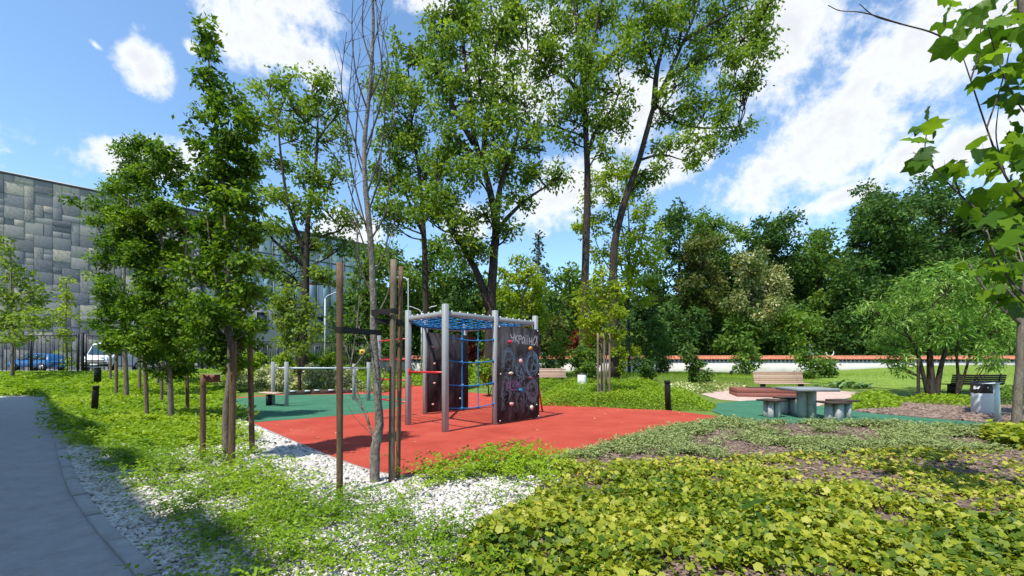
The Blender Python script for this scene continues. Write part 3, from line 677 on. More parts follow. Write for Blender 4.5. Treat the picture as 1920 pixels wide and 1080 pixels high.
def lump(r, sx=1, sy=.6, sz=1, seed=0, sub=2):
    bm = bmesh.new(); bmesh.ops.create_icosphere(bm, subdivisions=sub, radius=r); rr = random.Random(seed)
    ph = [rr.uniform(0, 6) for _ in range(6)]
    for v in bm.verts:
        n = v.co.normalized(); k = 1 + .16 * math.sin(3 * n.x + ph[0]) * math.cos(2.5 * n.z + ph[1]) + .1 * math.sin(5 * n.y + ph[2] + 3 * n.z)
        v.co = Vector((v.co.x * k * sx, v.co.y * k * sy, v.co.z * k * sz))
    me = bpy.data.meshes.new('lump'); bm.to_mesh(me); bm.free()
    for p in me.polygons: p.use_smooth = True
    return me
for k, (x, y, mt, sx, sz) in enumerate([(140, 228, 'hold_red', 1.2, .9), (360, 296, 'hold_orange', 1.3, .95), (255, 424, 'hold_pink', 1, 1.1), (150, 552, 'hold_cream', 1.4, .7), (360, 595, 'hold_dark', 1.2, .6),
                                (258, 728, 'hold_blue', 1.4, 1), (158, 868, 'hold_pink', 1.3, .9), (372, 900, 'hold_cream', 1.1, 1.2)]):
    me = lump(.055, sx, .7, sz, k); me.materials.append(M[mt]); o = bpy.data.objects.new('climbing_hold', me); C.objects.link(o); o.parent = cb
    u, v = zb(x, y); o.location = (u, -.035, v)
for x, y in ((32, 72), (440, 118), (40, 1045), (455, 985), (430, 870), (45, 560), (452, 560)):
    u, v = zb(x, y); o = MB().lathe([(.02, -.006), (.02, .006), (.008, .014)], (0, 0, 0), 8).build('bolt', 'connector', cb); o.location = (min(max(u, .06), PW - .02), -.02, v); o.rotation_euler = (R(90), 0, 0)
for k in range(10):
    me = lump(.038, 1.2, .7, .8, 20 + k); me.materials.append(M['hold_cream' if k % 3 else 'hold_pink']); o = bpy.data.objects.new('climbing_hold', me); C.objects.link(o); o.parent = rb
    o.location = (.2 + (k % 3) * .55 + random.uniform(-.1, .1), -.025, .35 + (k // 3) * .58 + random.uniform(-.1, .1))

# ------------------------------------------------------------------ exercise bars on the green floor
eb = empty('parallel_bars', G(537, 763.5) + Vector((0, 0, .03)), 0, 'grey parallel bars with four square posts and a plank seat on green rubber', 'exercise bars')
q1, q2, q3, q4 = (np.array(G(*p)) - np.array(G(537, 763.5)) for p in ((512, 761), (537, 763.5), (664, 751), (691, 753)))
for q, h in ((q1, 1.6), (q2, 1.6), (q3, 1.5), (q4, 1.58)):
    o = MB().box((0, 0, h / 2), (.12, .12, h), bev=.01).build('post', 'steel_grey', eb, loc=tuple(q)); o.rotation_euler.z = R(45)
for a, b in ((q1, q3), (q2, q4)): MB().tube([a + np.array((0, 0, 1.37)), b + np.array((0, 0, 1.33))], .024, 8).build('bar', 'connector', eb, smooth=True)
for k in range(3):
    o = MB().box((0, 0, 0), (1.15, .13, .05), bev=.006).build('seat_plank', 'bench_wood', eb); o.location = tuple((q1 + q2) / 2 + np.array((-.35 + .02 * k, -.1 + .145 * k, .46))); o.rotation_euler.z = math.atan2(*(q2 - q1)[1::-1]) if False else math.atan2((q2 - q1)[1], (q2 - q1)[0])
MB().box((-.42, .1, .2), (.08, .35, .4)).build('seat_leg', 'black_paint', eb, loc=tuple((q1 + q2) / 2))
tb = empty('timber_edging', (0, 0, 0), 0, 'dark timber edging along the far side of the green rubber floor', 'edging')
ep = [G(*p) for p in ((540, 742.5), (585, 740.5), (630, 739), (668, 737.5))]
for a, b in zip(ep[:-1], ep[1:]):
    d = b - a; o = MB().box((0, 0, .1), (d.length - .03, .12, .26), bev=.015).build('timber', 'stool_wood', tb, loc=(a + b) / 2); o.rotation_euler.z = math.atan2(d.y, d.x)
    c = MB().box((.3, -.07, .2), (.22, .02, .07)).box((-.3, -.07, .2), (.22, .02, .07)).build('metal_plate', 'connector', o)

# ------------------------------------------------------------------ table and stools
tbx, tby = 8.40, 12.18
tbl = empty('concrete_table', (tbx, tby, .024), R(-3), 'square grey concrete games table on a thick pedestal', 'table')
MB().box((0, 0, .80), (1.12, 1.12, .085), bev=.012).build('tabletop', 'concrete_top', tbl)
for a in (R(22), R(112)):
    MB().box((0, 0, .378), (.50, .15, .757), a, .012, taper=.96).build('pedestal_slab' if a < 1 else 'pedestal_slab', 'concrete', tbl) if a < 1 else \
        [MB().box((sx * .165 * math.cos(a), sx * .165 * math.sin(a), .377), (.172, .15, .755), a, .012).build('pedestal_slab', 'concrete', tbl) for sx in (-1, 1)]
stool_lbl = ['concrete stool with dark wooden seat left of the games table', 'concrete stool with dark wooden seat behind the games table pedestal, second from left',
             'nearest concrete stool with dark wooden seat, in front of the table', 'concrete stool with dark seat right of the table, partly hidden by another stool']
def stool(x, y, rz, label):
    r = empty('concrete_stool', (x, y, .026), rz, label, 'stool', 'stools round the concrete games table')
    for k in range(4): MB().box((0, -.2175 + k * .145, .475), (.58, .138, .05), bev=.007).build('seat_plank', 'stool_wood', r)
    MB().box((0, 0, .224), (.44, .15, .448), R(20), .012, taper=.78).build('base_slab', 'concrete', r)
    for sx in (-1, 1): MB().box((sx * .145 * math.cos(R(110)), sx * .145 * math.sin(R(110)), .222), (.132, .15, .444), R(110), .012, taper=.9).build('base_slab', 'concrete', r)
    return r
for (px, Y, rz), lb in zip(((1447, 12.25, R(30)), (1477, 13.1, R(8)), (1562, 11.5, R(-8)), (1580, 12.15, R(12))), stool_lbl):
    stool((px - 960) / F * Y, Y, rz, lb)

# ------------------------------------------------------------------ benches, planter, bins, posts
def bench(p, rz, w, mat, label, back=5):
    r = empty('park_bench', tuple(p), rz, label, 'bench', 'slatted park benches')
    me = MB().box((0, 0, 0), (w, .085, .04), bev=.006).mesh('seat_slat', M[mat])
    for k in range(5):
        o = bpy.data.objects.new('seat_slat', me); C.objects.link(o); o.parent = r; o.location = (0, -.22 + k * .105, .44)
    mbk = MB().box((0, 0, 0), (w, .035, .078), bev=.006).mesh('back_slat', M[mat])
    for k in range(back):
        o = bpy.data.objects.new('back_slat', mbk); C.objects.link(o); o.parent = r; o.location = (0, .27 + k * .022, .50 + k * .092); o.rotation_euler.x = R(-13)
    for sx in (-1, 1):
        MB().box((sx * w * .38, 0, .21), (.05, .42, .42), bev=.008).build('leg', 'steel_dark', r)
        MB().box((sx * w * .38, .335, .68), (.06, .03, .55), rx=R(-13)).build('back_support', 'steel_dark', r)
    return r
bench(G(1030, 722), R(0), 1.9, 'bench_wood', 'pale pinkish slatted bench just right of the climbing frame, by the bin')
b2 = G(1466, 736); bench(b2, R(-3), 2.35, 'bench_wood', 'pale slatted bench behind the red brown timber planter', 6)
b3 = G(1822, 738); bench(b3, R(176), 2.35, 'dark_wood', 'dark brown slatted bench under the willow like tree')
pl = G(1381, 744.5); pr = G(1499, 747); d = pr - pl; L = d.length; prz = math.atan2(d.y, d.x)
pb = empty('timber_planter', tuple((pl + pr) / 2), prz, 'low red brown timber planter box behind the games table', 'planter')
for k in range(2):
    for sgn, yy in ((1, 0), (-1, 1.1)):
        MB().box((0, yy, .1 + k * .205), (L, .07, .2), bev=.008).build('plank', 'planter_wood', pb)
    for sx in (-1, 1): MB().box((sx * (L / 2 - .04), .55, .1 + k * .205), (.07, 1.02, .2), bev=.008).build('plank', 'planter_wood', pb)
MB().box((0, .55, .15), (L - .2, .95, .3)).build('soil', 'mulch', pb)
MB().box((-.1 * L, .3, .43), (.9, .5, .03), R(6), .005).build('board', 'stool_wood', pb)
def bin_(p, r_, h, name, label, bag=True):
    e = empty(name, tuple(p), 0, label, 'bin')
    MB().lathe([(r_ * .93, 0), (r_, .03), (r_, h * .98), (r_ * .97, h), (r_ * .9, h), (r_ * .9, h * .8)], n=20).build('body', 'bin_white', e, smooth=True)
    prof = [(r_ * 1.015, h * .66), (r_ * 1.05, h * .72), (r_ * 1.02, h * .85), (r_ * 1.055, h * .93), (r_ * 1.02, h * 1.02), (r_ * .85, h * .97), (r_ * .6, h * .85)] if bag else [(r_ * .8, h), (r_ * 1.0, h * 1.04), (r_ * .6, h * 1.12), (r_ * .3, h * 1.1)]
    mb = MB().lathe(prof, n=22); v = mb.v[0]; v[:] += rng.standard_normal(v.shape) * .012
    mb.build('bin_bag', 'plastic_bag', e, smooth=True); return e
bp = G(1846, 776); bin_(bp, .295, .98, 'litter_bin', 'white cylindrical litter bin with black bag folded over its rim')
bin_(G(1091, 733), .22, .80, 'litter_bin', 'small pale litter bin with dark bag beside the young staked trees', False)
wp = G(1872, 793); wpt = empty('white_post', tuple(wp), 0, 'white round post with small flat top plate beside the litter bin', 'post')
o = MB().lathe([(.06, 0), (.06, 1.02)], n=14).build('shaft', 'bin_white', wpt, smooth=True); o.rotation_euler.y = R(-3.5)
o = MB().box((-.1, 0, 1.04), (.30, .16, .016), bev=.004).build('top_plate', 'lamp_metal', wpt); o.rotation_euler.y = R(-3.5)
def bollard(p, h, r_, lean, label):
    e = empty('bollard_light', tuple(p), 0, label, 'bollard', 'black bollard lights along the paths'); e.rotation_euler = (0, lean, 0)
    MB().lathe([(r_, 0), (r_, h * .84), (r_ * .99, h * .845)], n=16).build('shaft', 'black_paint', e, smooth=False)
    MB().lathe([(r_ * .86, h * .845), (r_ * .86, h * .9)], n=16).build('lens', 'steel_dark', e)
    MB().lathe([(r_, h * .9), (r_, h * .99), (r_ * .93, h)], n=16).build('cap', 'black_paint', e)
bollard(G(1253, 770), 1.0, .095, R(-2), 'tall black bollard light at the edge of the red rubber floor')
bollard(G(176, 783), .92, .075, R(4), 'slim black bollard light among the ground cover beside the asphalt path')
bollard(Pt(183, 712, 21.5) - Vector((0, 0, .1)), .72, .14, 0, 'black bollard light in the ground cover in front of the white van')
bollard(Pt(1371, 708, 30) - Vector((0, 0, .05)), .52, .10, 0, 'short black bollard light on the grass before the white wall')
# ------------------------------------------------------------------ street lamps, graves
def lamp(px, py_top, py_base, Y, arms, label):
    b = Pt(px, py_base, Y); t = Pt(px, py_top, Y); h = t.z - b.z
    e = empty('street_lamp', tuple(b), 0, label, 'street lamp', 'street lamps beyond the fence')
    if arms == 'hook':
        pts = [(0, 0, 0), (0, 0, h - .8), (-.05, 0, h - .4), (-.25, 0, h - .1), (-.7, 0, h), (-1.3, 0, h)]
        MB().tube(smooth_path(pts, 5), .06, 8).build('pole', 'lamp_metal', e, smooth=True); MB().box((-1.65, 0, h + .0), (.7, .25, .12), bev=.03).build('lamp_head', 'lamp_metal', e)
    else:
        MB().tube([(0, 0, 0), (0, 0, h * .5), (0, 0, h - .6)], [.085, .075, .06], 8).build('pole', 'lamp_metal', e, smooth=True)
        for s_ in ((1,) if arms == 'one' else (-1, 1)):
            a = MB().tube(smooth_path([(0, 0, h - .6), (s_ * .3, 0, h - .3), (s_ * .9, 0, h - .08)], 4), .045, 6).build('arm', 'lamp_metal', e, smooth=True)
            o = MB().box((0, 0, 0), (.7, .24, .1), bev=.03).build('lamp_head', 'lamp_metal', a, loc=(s_ * 1.2, 0, h)); o.rotation_euler.y = -s_ * R(12)
lamp(609.5, 548, 694, 40, 'one', 'pale street lamp with one short arm behind the black fence')
lamp(765.5, 520, 690, 41, 'hook', 'tall street lamp with a hooked arm above the climbing frame')
lamp(790.5, 575, 690, 43, 'two', 'double armed street lamp seen over the climbing frame rail')
gv = empty('grave_statue', tuple(Pt(1291, 669, 46.5) - Vector((0, 0, 1.7))), 0, 'pale hooded grave statue rising above the white wall', 'grave monument')
MB().box((0, 0, .85), (1.0, .7, 1.7), bev=.03).build('plinth', 'gravestone', gv)
MB().lathe([(.30, 1.7), (.34, 1.85), (.27, 2.15), (.20, 2.35), (.11, 2.42), (.12, 2.52), (.09, 2.62), (.02, 2.66)], n=12).build('figure', 'gravestone', gv, smooth=True)
gc = empty('grave_cross', tuple(Pt(1518, 668, 47) - Vector((0, 0, 1.6))), 0, 'white stone cross on a rounded headstone behind the wall', 'grave monument')
MB().box((0, 0, .8), (1.3, .5, 1.6), bev=.03).lathe([(.5, 1.6), (.46, 1.85), (.25, 2.02), (.05, 2.06)], n=14).build('headstone', 'gravestone', gc)
MB().box((0, 0, 2.5), (.13, .12, 1.0), bev=.01).box((0, -.002, 2.62), (.56, .114, .12), bev=.01).build('cross', 'white_plaster', gc)
g3 = empty('grave_arch', tuple(Pt(1556, 668, 47) - Vector((0, 0, 1.5))), 0, 'pale crescent shaped grave ornament right of the stone cross', 'grave monument')
MB().box((0, 0, .75), (.9, .4, 1.5), bev=.03).build('plinth', 'gravestone', g3)
MB().tube([(.42 * math.cos(t), 0, 1.9 + .38 * math.sin(t)) for t in np.linspace(math.pi * .95, math.pi * 2.15, 12)], [.03 + .05 * math.sin(math.pi * k / 11) for k in range(12)], 8).build('crescent', 'white_plaster', g3, smooth=True)

# ------------------------------------------------------------------ parked vehicles
def car_body(st, name, mat, parent, zs=.32):
    """st: list of (x, z_belt, z_top, half_low, half_top)"""
    mb = MB(); rows = []
    for x, zb_, zt, w, wt in st:
        rows.append([(x, -w * .94, zs), (x, -w, zs + .2), (x, -w, zb_ - .06), (x, -w * .97, zb_), (x, -wt, max(zt - .05, zb_)), (x, -wt * .8, zt), (x, wt * .8, zt), (x, wt, max(zt - .05, zb_)), (x, w * .97, zb_), (x, w, zb_ - .06), (x, w, zs + .2), (x, w * .94, zs)])
    v = np.array(rows); k, m = v.shape[:2]; i, j = np.meshgrid(np.arange(k - 1), np.arange(m), indexing='ij')
    q = np.stack([i * m + j, i * m + (j + 1) % m, (i + 1) * m + (j + 1) % m, (i + 1) * m + j], -1).reshape(-1, 4)
    mb.add(v.reshape(-1, 3), q, ngons=[list(range(m)), list(range((k - 1) * m, k * m))[::-1]])
    return mb.build(name, mat, parent, smooth=False)
def wheel(p, parent, r_=.32):
    o = MB().lathe([(r_ * .7, -.1), (r_, -.08), (r_, .08), (r_ * .7, .1)], n=18).build('wheel', 'tyre', parent, loc=p); o.rotation_euler.x = R(90)
    MB().lathe([(r_ * .62, -.105), (r_ * .62, .105)], n=14).build('rim', 'rim', o)
cp = Pt(73, 697, 36.5)
car = empty('parked_car', (cp.x, cp.y, gz(cp.x, cp.y) + .03), R(180), 'blue estate car parked behind the fence, side on', 'car')
st = [(-1.78, .72, .74, .70, .66), (-1.70, .88, .92, .80, .70), (-1.55, .92, 1.30, .84, .62), (-1.2, .93, 1.45, .85, .62), (-.3, .93, 1.5, .86, .62), (.3, .93, 1.46, .86, .62), (.95, .92, .98, .85, .70), (1.55, .84, .88, .82, .70), (1.82, .66, .68, .72, .62)]
car_body(st, 'body', 'car_blue', car)
for s_ in (-1, 1):
    for x0, x1, x2, x3 in ((-1.5, -.85, -.85, -1.32), (-.8, -.05, -.05, -.8), (0, .82, .32, 0)):
        y0, y1 = s_ * .842, s_ * .66
        v = [(x0, y0, .95), (x1, y0, .95), (x2, y1, 1.40), (x3, y1, 1.40)]
        MB().add(v + [(a, b + s_ * .012, c) for a, b, c in v], [(4, 5, 6, 7), (0, 1, 5, 4), (1, 2, 6, 5), (2, 3, 7, 6), (3, 0, 4, 7)]).build('side_window', 'car_glass', car)
    for x in (-1.15, 1.15): wheel((x, s_ * .78, .32), car)
    MB().box((1.76, s_ * .5, .70), (.08, .3, .12), bev=.02).build('headlight', 'connector', car)
    MB().box((.72, s_ * .95, .98), (.16, .16, .1), bev=.02).build('wing_mirror', 'car_blue', car)
    MB().box((-.4, s_ * .868, .86), (.2, .02, .035)).build('door_handle', 'black_paint', car)
v = [(.97, -.6, 1.0), (.97, .6, 1.0), (.36, .52, 1.45), (.36, -.52, 1.45)]
MB().add(v, [(0, 1, 2, 3)]).build('windscreen', 'car_glass', car).location = (.03, 0, .02)
vp = Pt(192, 697, 34)
van = empty('parked_van', (vp.x, vp.y, gz(vp.x, vp.y) + .03), R(-68), 'white delivery van parked facing the fence', 'van')
st = [(-4.6, 1.2, 2.28, .90, .84), (-.9, 1.22, 2.32, .92, .84), (-.5, 1.22, 2.22, .92, .80), (.35, 1.20, 1.28, .92, .84), (1.0, 1.0, 1.06, .88, .78), (1.18, .72, .74, .80, .70)]
car_body(st, 'body', 'van_white', van, .34)
v = [(.33, -.76, 1.30), (.33, .76, 1.30), (-.46, .70, 2.10), (-.46, -.70, 2.10)]
MB().add(v, [(0, 1, 2, 3)]).build('windscreen', 'car_glass', van).location = (.04, 0, .03)
MB().box((1.11, 0, .80), (.12, 1.1, .16), bev=.02).build('grille', 'black_paint', van); MB().box((1.14, 0, .5), (.16, 1.7, .2), bev=.04).build('bumper', 'steel_dark', van)
MB().box((1.235, 0, .52), (.01, .5, .11)).build('number_plate', 'van_white', van)
for s_ in (-1, 1):
    MB().box((1.04, s_ * .68, .86), (.16, .26, .24), bev=.04).build('headlight', 'connector', van); MB().box((.0, s_ * 1.08, 1.42), (.12, .22, .34), bev=.03).build('wing_mirror', 'black_paint', van)
    vw = [(-.9, s_ * .925, 1.25), (.2, s_ * .925, 1.25), (-.38, s_ * .86, 1.98), (-.9, s_ * .86, 1.98)]
    MB().add(vw, [(0, 1, 2, 3)]).build('side_window', 'car_glass', van).location = (0, s_ * .012, 0)
    for x in (.3, -3.5): wheel((x, s_ * .84, .35), van, .35)

# ------------------------------------------------------------------ trees
def stem_mesh(mb, pts, r0, r1, n=8, sm=4, wob=.05):
    p = smooth_path(pts, sm); t = np.linspace(0, 1, len(p)); mb.tube(p, r0 + (r1 - r0) * t ** .85, n, True, wob); return p, r0 + (r1 - r0) * t ** .85
LAI_GAIN = 1.55
def leaves_in(blobs, leaf, lai, tpl, up=.45, clump=.5, gaps=.5, tone_shift=0.0, wid=None, shell=.35, droop=0.0):
    """leaf positions for ellipsoid blobs, gathered into clumps; returns pos, nor, dir, size, tone and the clump centres"""
    P_, N_, D_, S_, T_, CC = [], [], [], [], [], []
    for c, r in blobs:
        area = math.pi * r[0] * r[2]; nleaf = int(LAI_GAIN * lai * area / (leaf * leaf * .27)) + 6
        ncl = max(4, int(area / (clump * clump * 3.14) * 2.2 * (1 - gaps) * 2))
        d = rng.standard_normal((ncl, 3)); d /= np.linalg.norm(d, axis=1, keepdims=True)
        rad = shell + (1 - shell) * rng.random(ncl) ** .6
        cc = np.array(c) + d * rad[:, None] * np.array(r)
        CC.append(cc); idx = rng.integers(0, ncl, nleaf)
        off = rng.standard_normal((nleaf, 3)) * clump * .42; off[:, 2] *= .75
        P_.append(cc[idx] + off)
        nn = off / (np.linalg.norm(off, axis=1, keepdims=True) + 1e-9) * .5 + rnd_dir(nleaf, up) * .9
        N_.append(nn); dd = off / (np.linalg.norm(off, axis=1, keepdims=True) + 1e-9) + rng.standard_normal((nleaf, 3)) * .6; dd[:, 2] -= .35 + droop; D_.append(dd)
        S_.append(leaf * (.7 + .6 * rng.random(nleaf))); T_.append(np.clip(rng.random(ncl)[idx] * .55 + rng.random(nleaf) * .5 + tone_shift, 0, 1))
    return [np.concatenate(a) for a in (P_, N_, D_, S_, T_)], CC
def blobs_px(lst, Y, depth=.8, seed=0, shrink=1.0):
    r_ = random.Random(seed); out = []
    for bx in lst:
        px, py, rx, ry = bx[:4]; wx, wz = rx * shrink / F * Y, ry * shrink / F * Y; wy = max(wx, wz) * depth
        Yb = Y + r_.uniform(-1, 1) * wx * 1.1 if len(bx) < 5 else Y + bx[4]
        c = Pt(px, py, Yb); out.append((tuple(c), (wx, wy, wz)))
    return out
def limbs_to(stems, blobs, CC, r_frac=.45, twig=.012, up=.5, twigs=6):
    mb = MB(); allp = np.concatenate([s[0] for s in stems]); allr = np.concatenate([s[1] for s in stems])
    for (c, r), cc in zip(blobs, CC):
        c = np.array(c); dist = np.linalg.norm((allp - c) * np.array([1, 1, 1]), axis=1) + 3.0 * np.maximum(0, allp[:, 2] - (c[2] - .45 * np.hypot(allp[:, 0] - c[0], allp[:, 1] - c[1])))
        k = int(np.argmin(dist)); a = allp[k]; ra = min(allr[k] * .6, max(.018 * np.linalg.norm(c - a), allr[k] * r_frac * .5)) + twig
        midp = a * .5 + c * .5 + np.array([0, 0, -up * .15 * np.linalg.norm(c - a)]) + rng.standard_normal(3) * .06 * np.linalg.norm(c - a)
        p = smooth_path([a, midp, c], 4); mb.tube(p, np.linspace(ra * .75, twig * 1.3, len(p)), 5, False)
        for q in cc[rng.permutation(len(cc))[:twigs]]:
            s_ = p[rng.integers(3, len(p))]; mm = (s_ + q) / 2 + rng.standard_normal(3) * .08 * np.linalg.norm(q - s_)
            mb.tube(smooth_path([s_, mm, q], 2), np.linspace(twig * 1.5, twig * .5, 5), 4, False)
    return mb
def tree(name, label, Y, stems_px, blobs_l, leaf, lai, lmat, bmat, group=None, base=None, tpl=T_RHOMB, clump=.5, gaps=.5, up=.45, depth=.8, seed=0, cat='tree', twig=.012, twigs=6, shell=.35, droop=0.0, tone=0.0, sides=8, shrink=1.0):
    b = Pt(*stems_px[0][0][0], Y) if base is None else Vector(base)
    gb = gz(b.x, b.y); r = empty(name, (b.x, b.y, gb), 0, label, cat, group); mb = MB(); stems = []
    org = np.array((b.x, b.y, gb))
    for pts, r0, r1 in stems_px:
        P3 = [np.array(Pt(p[0], p[1], Y + (p[2] if len(p) > 2 else 0))) - org for p in pts]
        if not stems: P3[0][2] = min(P3[0][2], -.05)
        stems.append(stem_mesh(mb, P3, r0, r1, sides))
    mb.build('trunk', bmat, r, smooth=True)
    bl = [(tuple(np.array(c) - org), rr) for c, rr in blobs_px(blobs_l, Y, depth, seed, shrink)]
    (p, n, d, s, t), CC = leaves_in(bl, leaf, lai, tpl, up, clump, gaps, tone, shell=shell, droop=droop)
    ok = p[:, 2] > .05
    limbs_to(stems, bl, CC, twig=twig, twigs=twigs).build('branches', bmat, r, smooth=True, kind='stuff')
    mb = MB(); scatter(mb, tpl, p[ok], n[ok], d[ok], s[ok], t[ok]); mb.build('crown', lmat, r)
    return r

# young hornbeams along the path
tree('hornbeam_tree', 'tallest slim columnar hornbeam, nearest to the path, with a pointed leading shoot', 6.3,
     [([(428, 878), (424, 780), (432, 690), (428, 560), (424, 420), (410, 280), (395, 150), (386, 60)], .062, .008), ([(431, 660), (446, 480), (452, 330), (448, 200)], .026, .005), ([(428, 640), (395, 470), (384, 330)], .022, .005)],
     [(386, 55, 12, 32), (389, 90, 14, 30), (394, 125, 16, 30), (400, 165, 20, 30), (443, 185, 13, 38), (408, 205, 26, 34), (440, 235, 24, 38), (468, 235, 14, 34), (415, 260, 36, 36), (452, 285, 26, 36), (385, 285, 22, 30), (400, 320, 40, 38), (442, 335, 36, 38), (466, 330, 18, 36),
      (390, 370, 36, 36), (430, 385, 42, 38), (462, 390, 22, 34), (405, 425, 42, 38), (447, 440, 36, 38), (385, 450, 24, 34), (415, 480, 44, 38), (455, 490, 30, 36), (395, 520, 36, 36), (436, 540, 44, 38), (470, 550, 20, 30), (405, 580, 42, 36), (447, 590, 40, 34), (385, 610, 26, 30), (425, 635, 46, 34),
      (462, 635, 28, 26), (400, 670, 34, 26), (440, 685, 34, 24), (355, 500, 14, 24), (352, 235, 6, 10), (372, 215, 8, 24), (488, 222, 11, 14), (365, 590, 20, 22), (480, 605, 22, 18)],
     .08, 3.4, 'leaf_hornbeam', 'bark_young', 'hornbeam trees along the path', clump=.13, gaps=.3, depth=.9, twig=.004, seed=3, tpl=T_RHOMB, twigs=5, shrink=.88, shell=.05)
tree('hornbeam_tree', 'broad dark hornbeam, second along the path, its crown swept to the left', 10.7,
     [([(322, 800), (318, 700), (312, 560), (300, 420), (285, 300)], .075, .012), ([(317, 650), (345, 500), (350, 380)], .04, .01), ([(315, 640), (270, 500), (245, 400)], .04, .01)],
     [(270, 275, 32, 25), (300, 300, 40, 40), (335, 340, 30, 45), (265, 340, 45, 50), (310, 390, 50, 50), (245, 410, 45, 45), (345, 420, 28, 50), (290, 460, 55, 50), (335, 500, 40, 50), (250, 490, 45, 45), (300, 540, 55, 50), (345, 570, 30, 45),
      (265, 575, 45, 40), (315, 620, 50, 45), (340, 660, 26, 35), (290, 660, 40, 28), (212, 395, 30, 14), (165, 385, 40, 10), (330, 690, 30, 20), (225, 440, 20, 25), (270, 640, 36, 30), (225, 640, 24, 26), (310, 700, 26, 16), (355, 620, 20, 30)],
     .10, 3.4, 'leaf_hornbeam', 'bark_young', 'hornbeam trees along the path', clump=.2, gaps=.3, depth=.9, twig=.006, seed=4, twigs=8, shrink=.80, shell=.05)
tree('hornbeam_tree', 'third hornbeam along the path, behind the broad dark one', 16.6,
     [([(238, 752), (236, 690), (232, 560), (238, 430), (245, 330)], .09, .015), ([(236, 650), (215, 520), (212, 430)], .05, .012)],
     [(235, 290, 35, 30), (250, 330, 40, 40), (215, 350, 28, 30), (240, 400, 45, 50), (215, 460, 35, 50), (245, 490, 45, 50), (210, 550, 35, 50), (240, 580, 45, 45), (220, 630, 40, 38), (255, 640, 30, 30), (195, 500, 22, 40), (190, 600, 20, 35), (180, 420, 18, 20)],
     .12, 2.6, 'leaf_hornbeam', 'bark_young', 'hornbeam trees along the path', clump=.28, gaps=.35, depth=.9, twig=.008, seed=5, shrink=.8, shell=.1)
tree('hornbeam_tree', 'farthest hornbeam of the row, small crown just left of the tallest one', 21,
     [([(296, 728), (296, 660), (300, 560)], .08, .02)],
     [(300, 560, 30, 40), (285, 610, 30, 35), (310, 640, 28, 30), (345, 640, 25, 35), (360, 590, 20, 30)], .16, 1.7, 'leaf_hornbeam', 'bark_young', 'hornbeam trees along the path', clump=.3, gaps=.35, seed=6)

# stakes
def stake(px, py, top, Y, label, r_=.043, mat='stake_wood', dx=0.0, board_=False):
    b = Pt(px, py, Y); gzz = gz(b.x, b.y); t = Pt(px + dx, top, Y); h = t.z - gzz
    e = empty('tree_stake', (b.x, b.y, gzz), 0, label, 'tree stake', 'round wooden tree stakes')
    ln = np.array((t.x - b.x, 0, 0)); n = 9
    mb = MB(); mb.tube([ln * (k / n) + np.array((0, 0, -.05 + (h + .05) * k / n)) for k in range(n + 1)], r_ * (1 + .03 * np.array([random.uniform(-1, 1) for _ in range(n + 1)])), 10, True)
    if board_ is not None: mb.build('pole', mat, e, smooth=False)
    if board_: o = MB().box((.13, 0, h - .06), (.27, .03, .115), bev=.006).build('cross_piece', 'planter_wood', e)
    return e
stake(637, 936, 493, 4.78, 'thick brown stake left of the dead tree, strapped to its trunk', .036, 'stake_brown', 0)
stake(734, 908, 487, 5.38, 'thick grey stake just right of the dead tree trunk', .039, 'stake_wood', 4)
stake(746, 905, 500, 5.55, 'thin stake hidden close behind the grey stake by the dead tree', .03, 'stake_brown', 6)
stake(380, 866, 702, 6.55, 'short brown stake with a crosswise board, left of the tallest hornbeam', .04, 'stake_brown', 1, True)
stake(434, 876, 640, 6.2, 'brown stake leaning against the trunk of the tallest hornbeam', .045, 'stake_brown', 4)
stake(473, 853, 600, 7.0, 'slim brown stake right of the tallest hornbeam', .042, 'stake_brown', -5)
stake(276, 794, 612, 10.9, 'tall pale stake left of the broad dark hornbeam', .05, 'stake_wood', -6)
stake(352, 784, 640, 12.0, 'slim stake right of the broad dark hornbeam', .045, 'stake_brown', -2)
stake(303, 765, 650, 14.5, 'slim stake behind the broad dark hornbeam', .045, 'stake_wood', 1)
stake(218, 742, 650, 17.5, 'stake left of the third hornbeam', .06, 'stake_wood', 0)
stake(236, 728, 660, 20, 'stake close in front of the third hornbeam trunk', .065, 'stake_brown', -3)
stake(207, 716, 640, 23, 'leftmost tree stake, in front of the white van', .06, 'stake_wood', 0)
stake(262, 735, 655, 19, 'stake right of the third hornbeam', .06, 'stake_wood', 0)

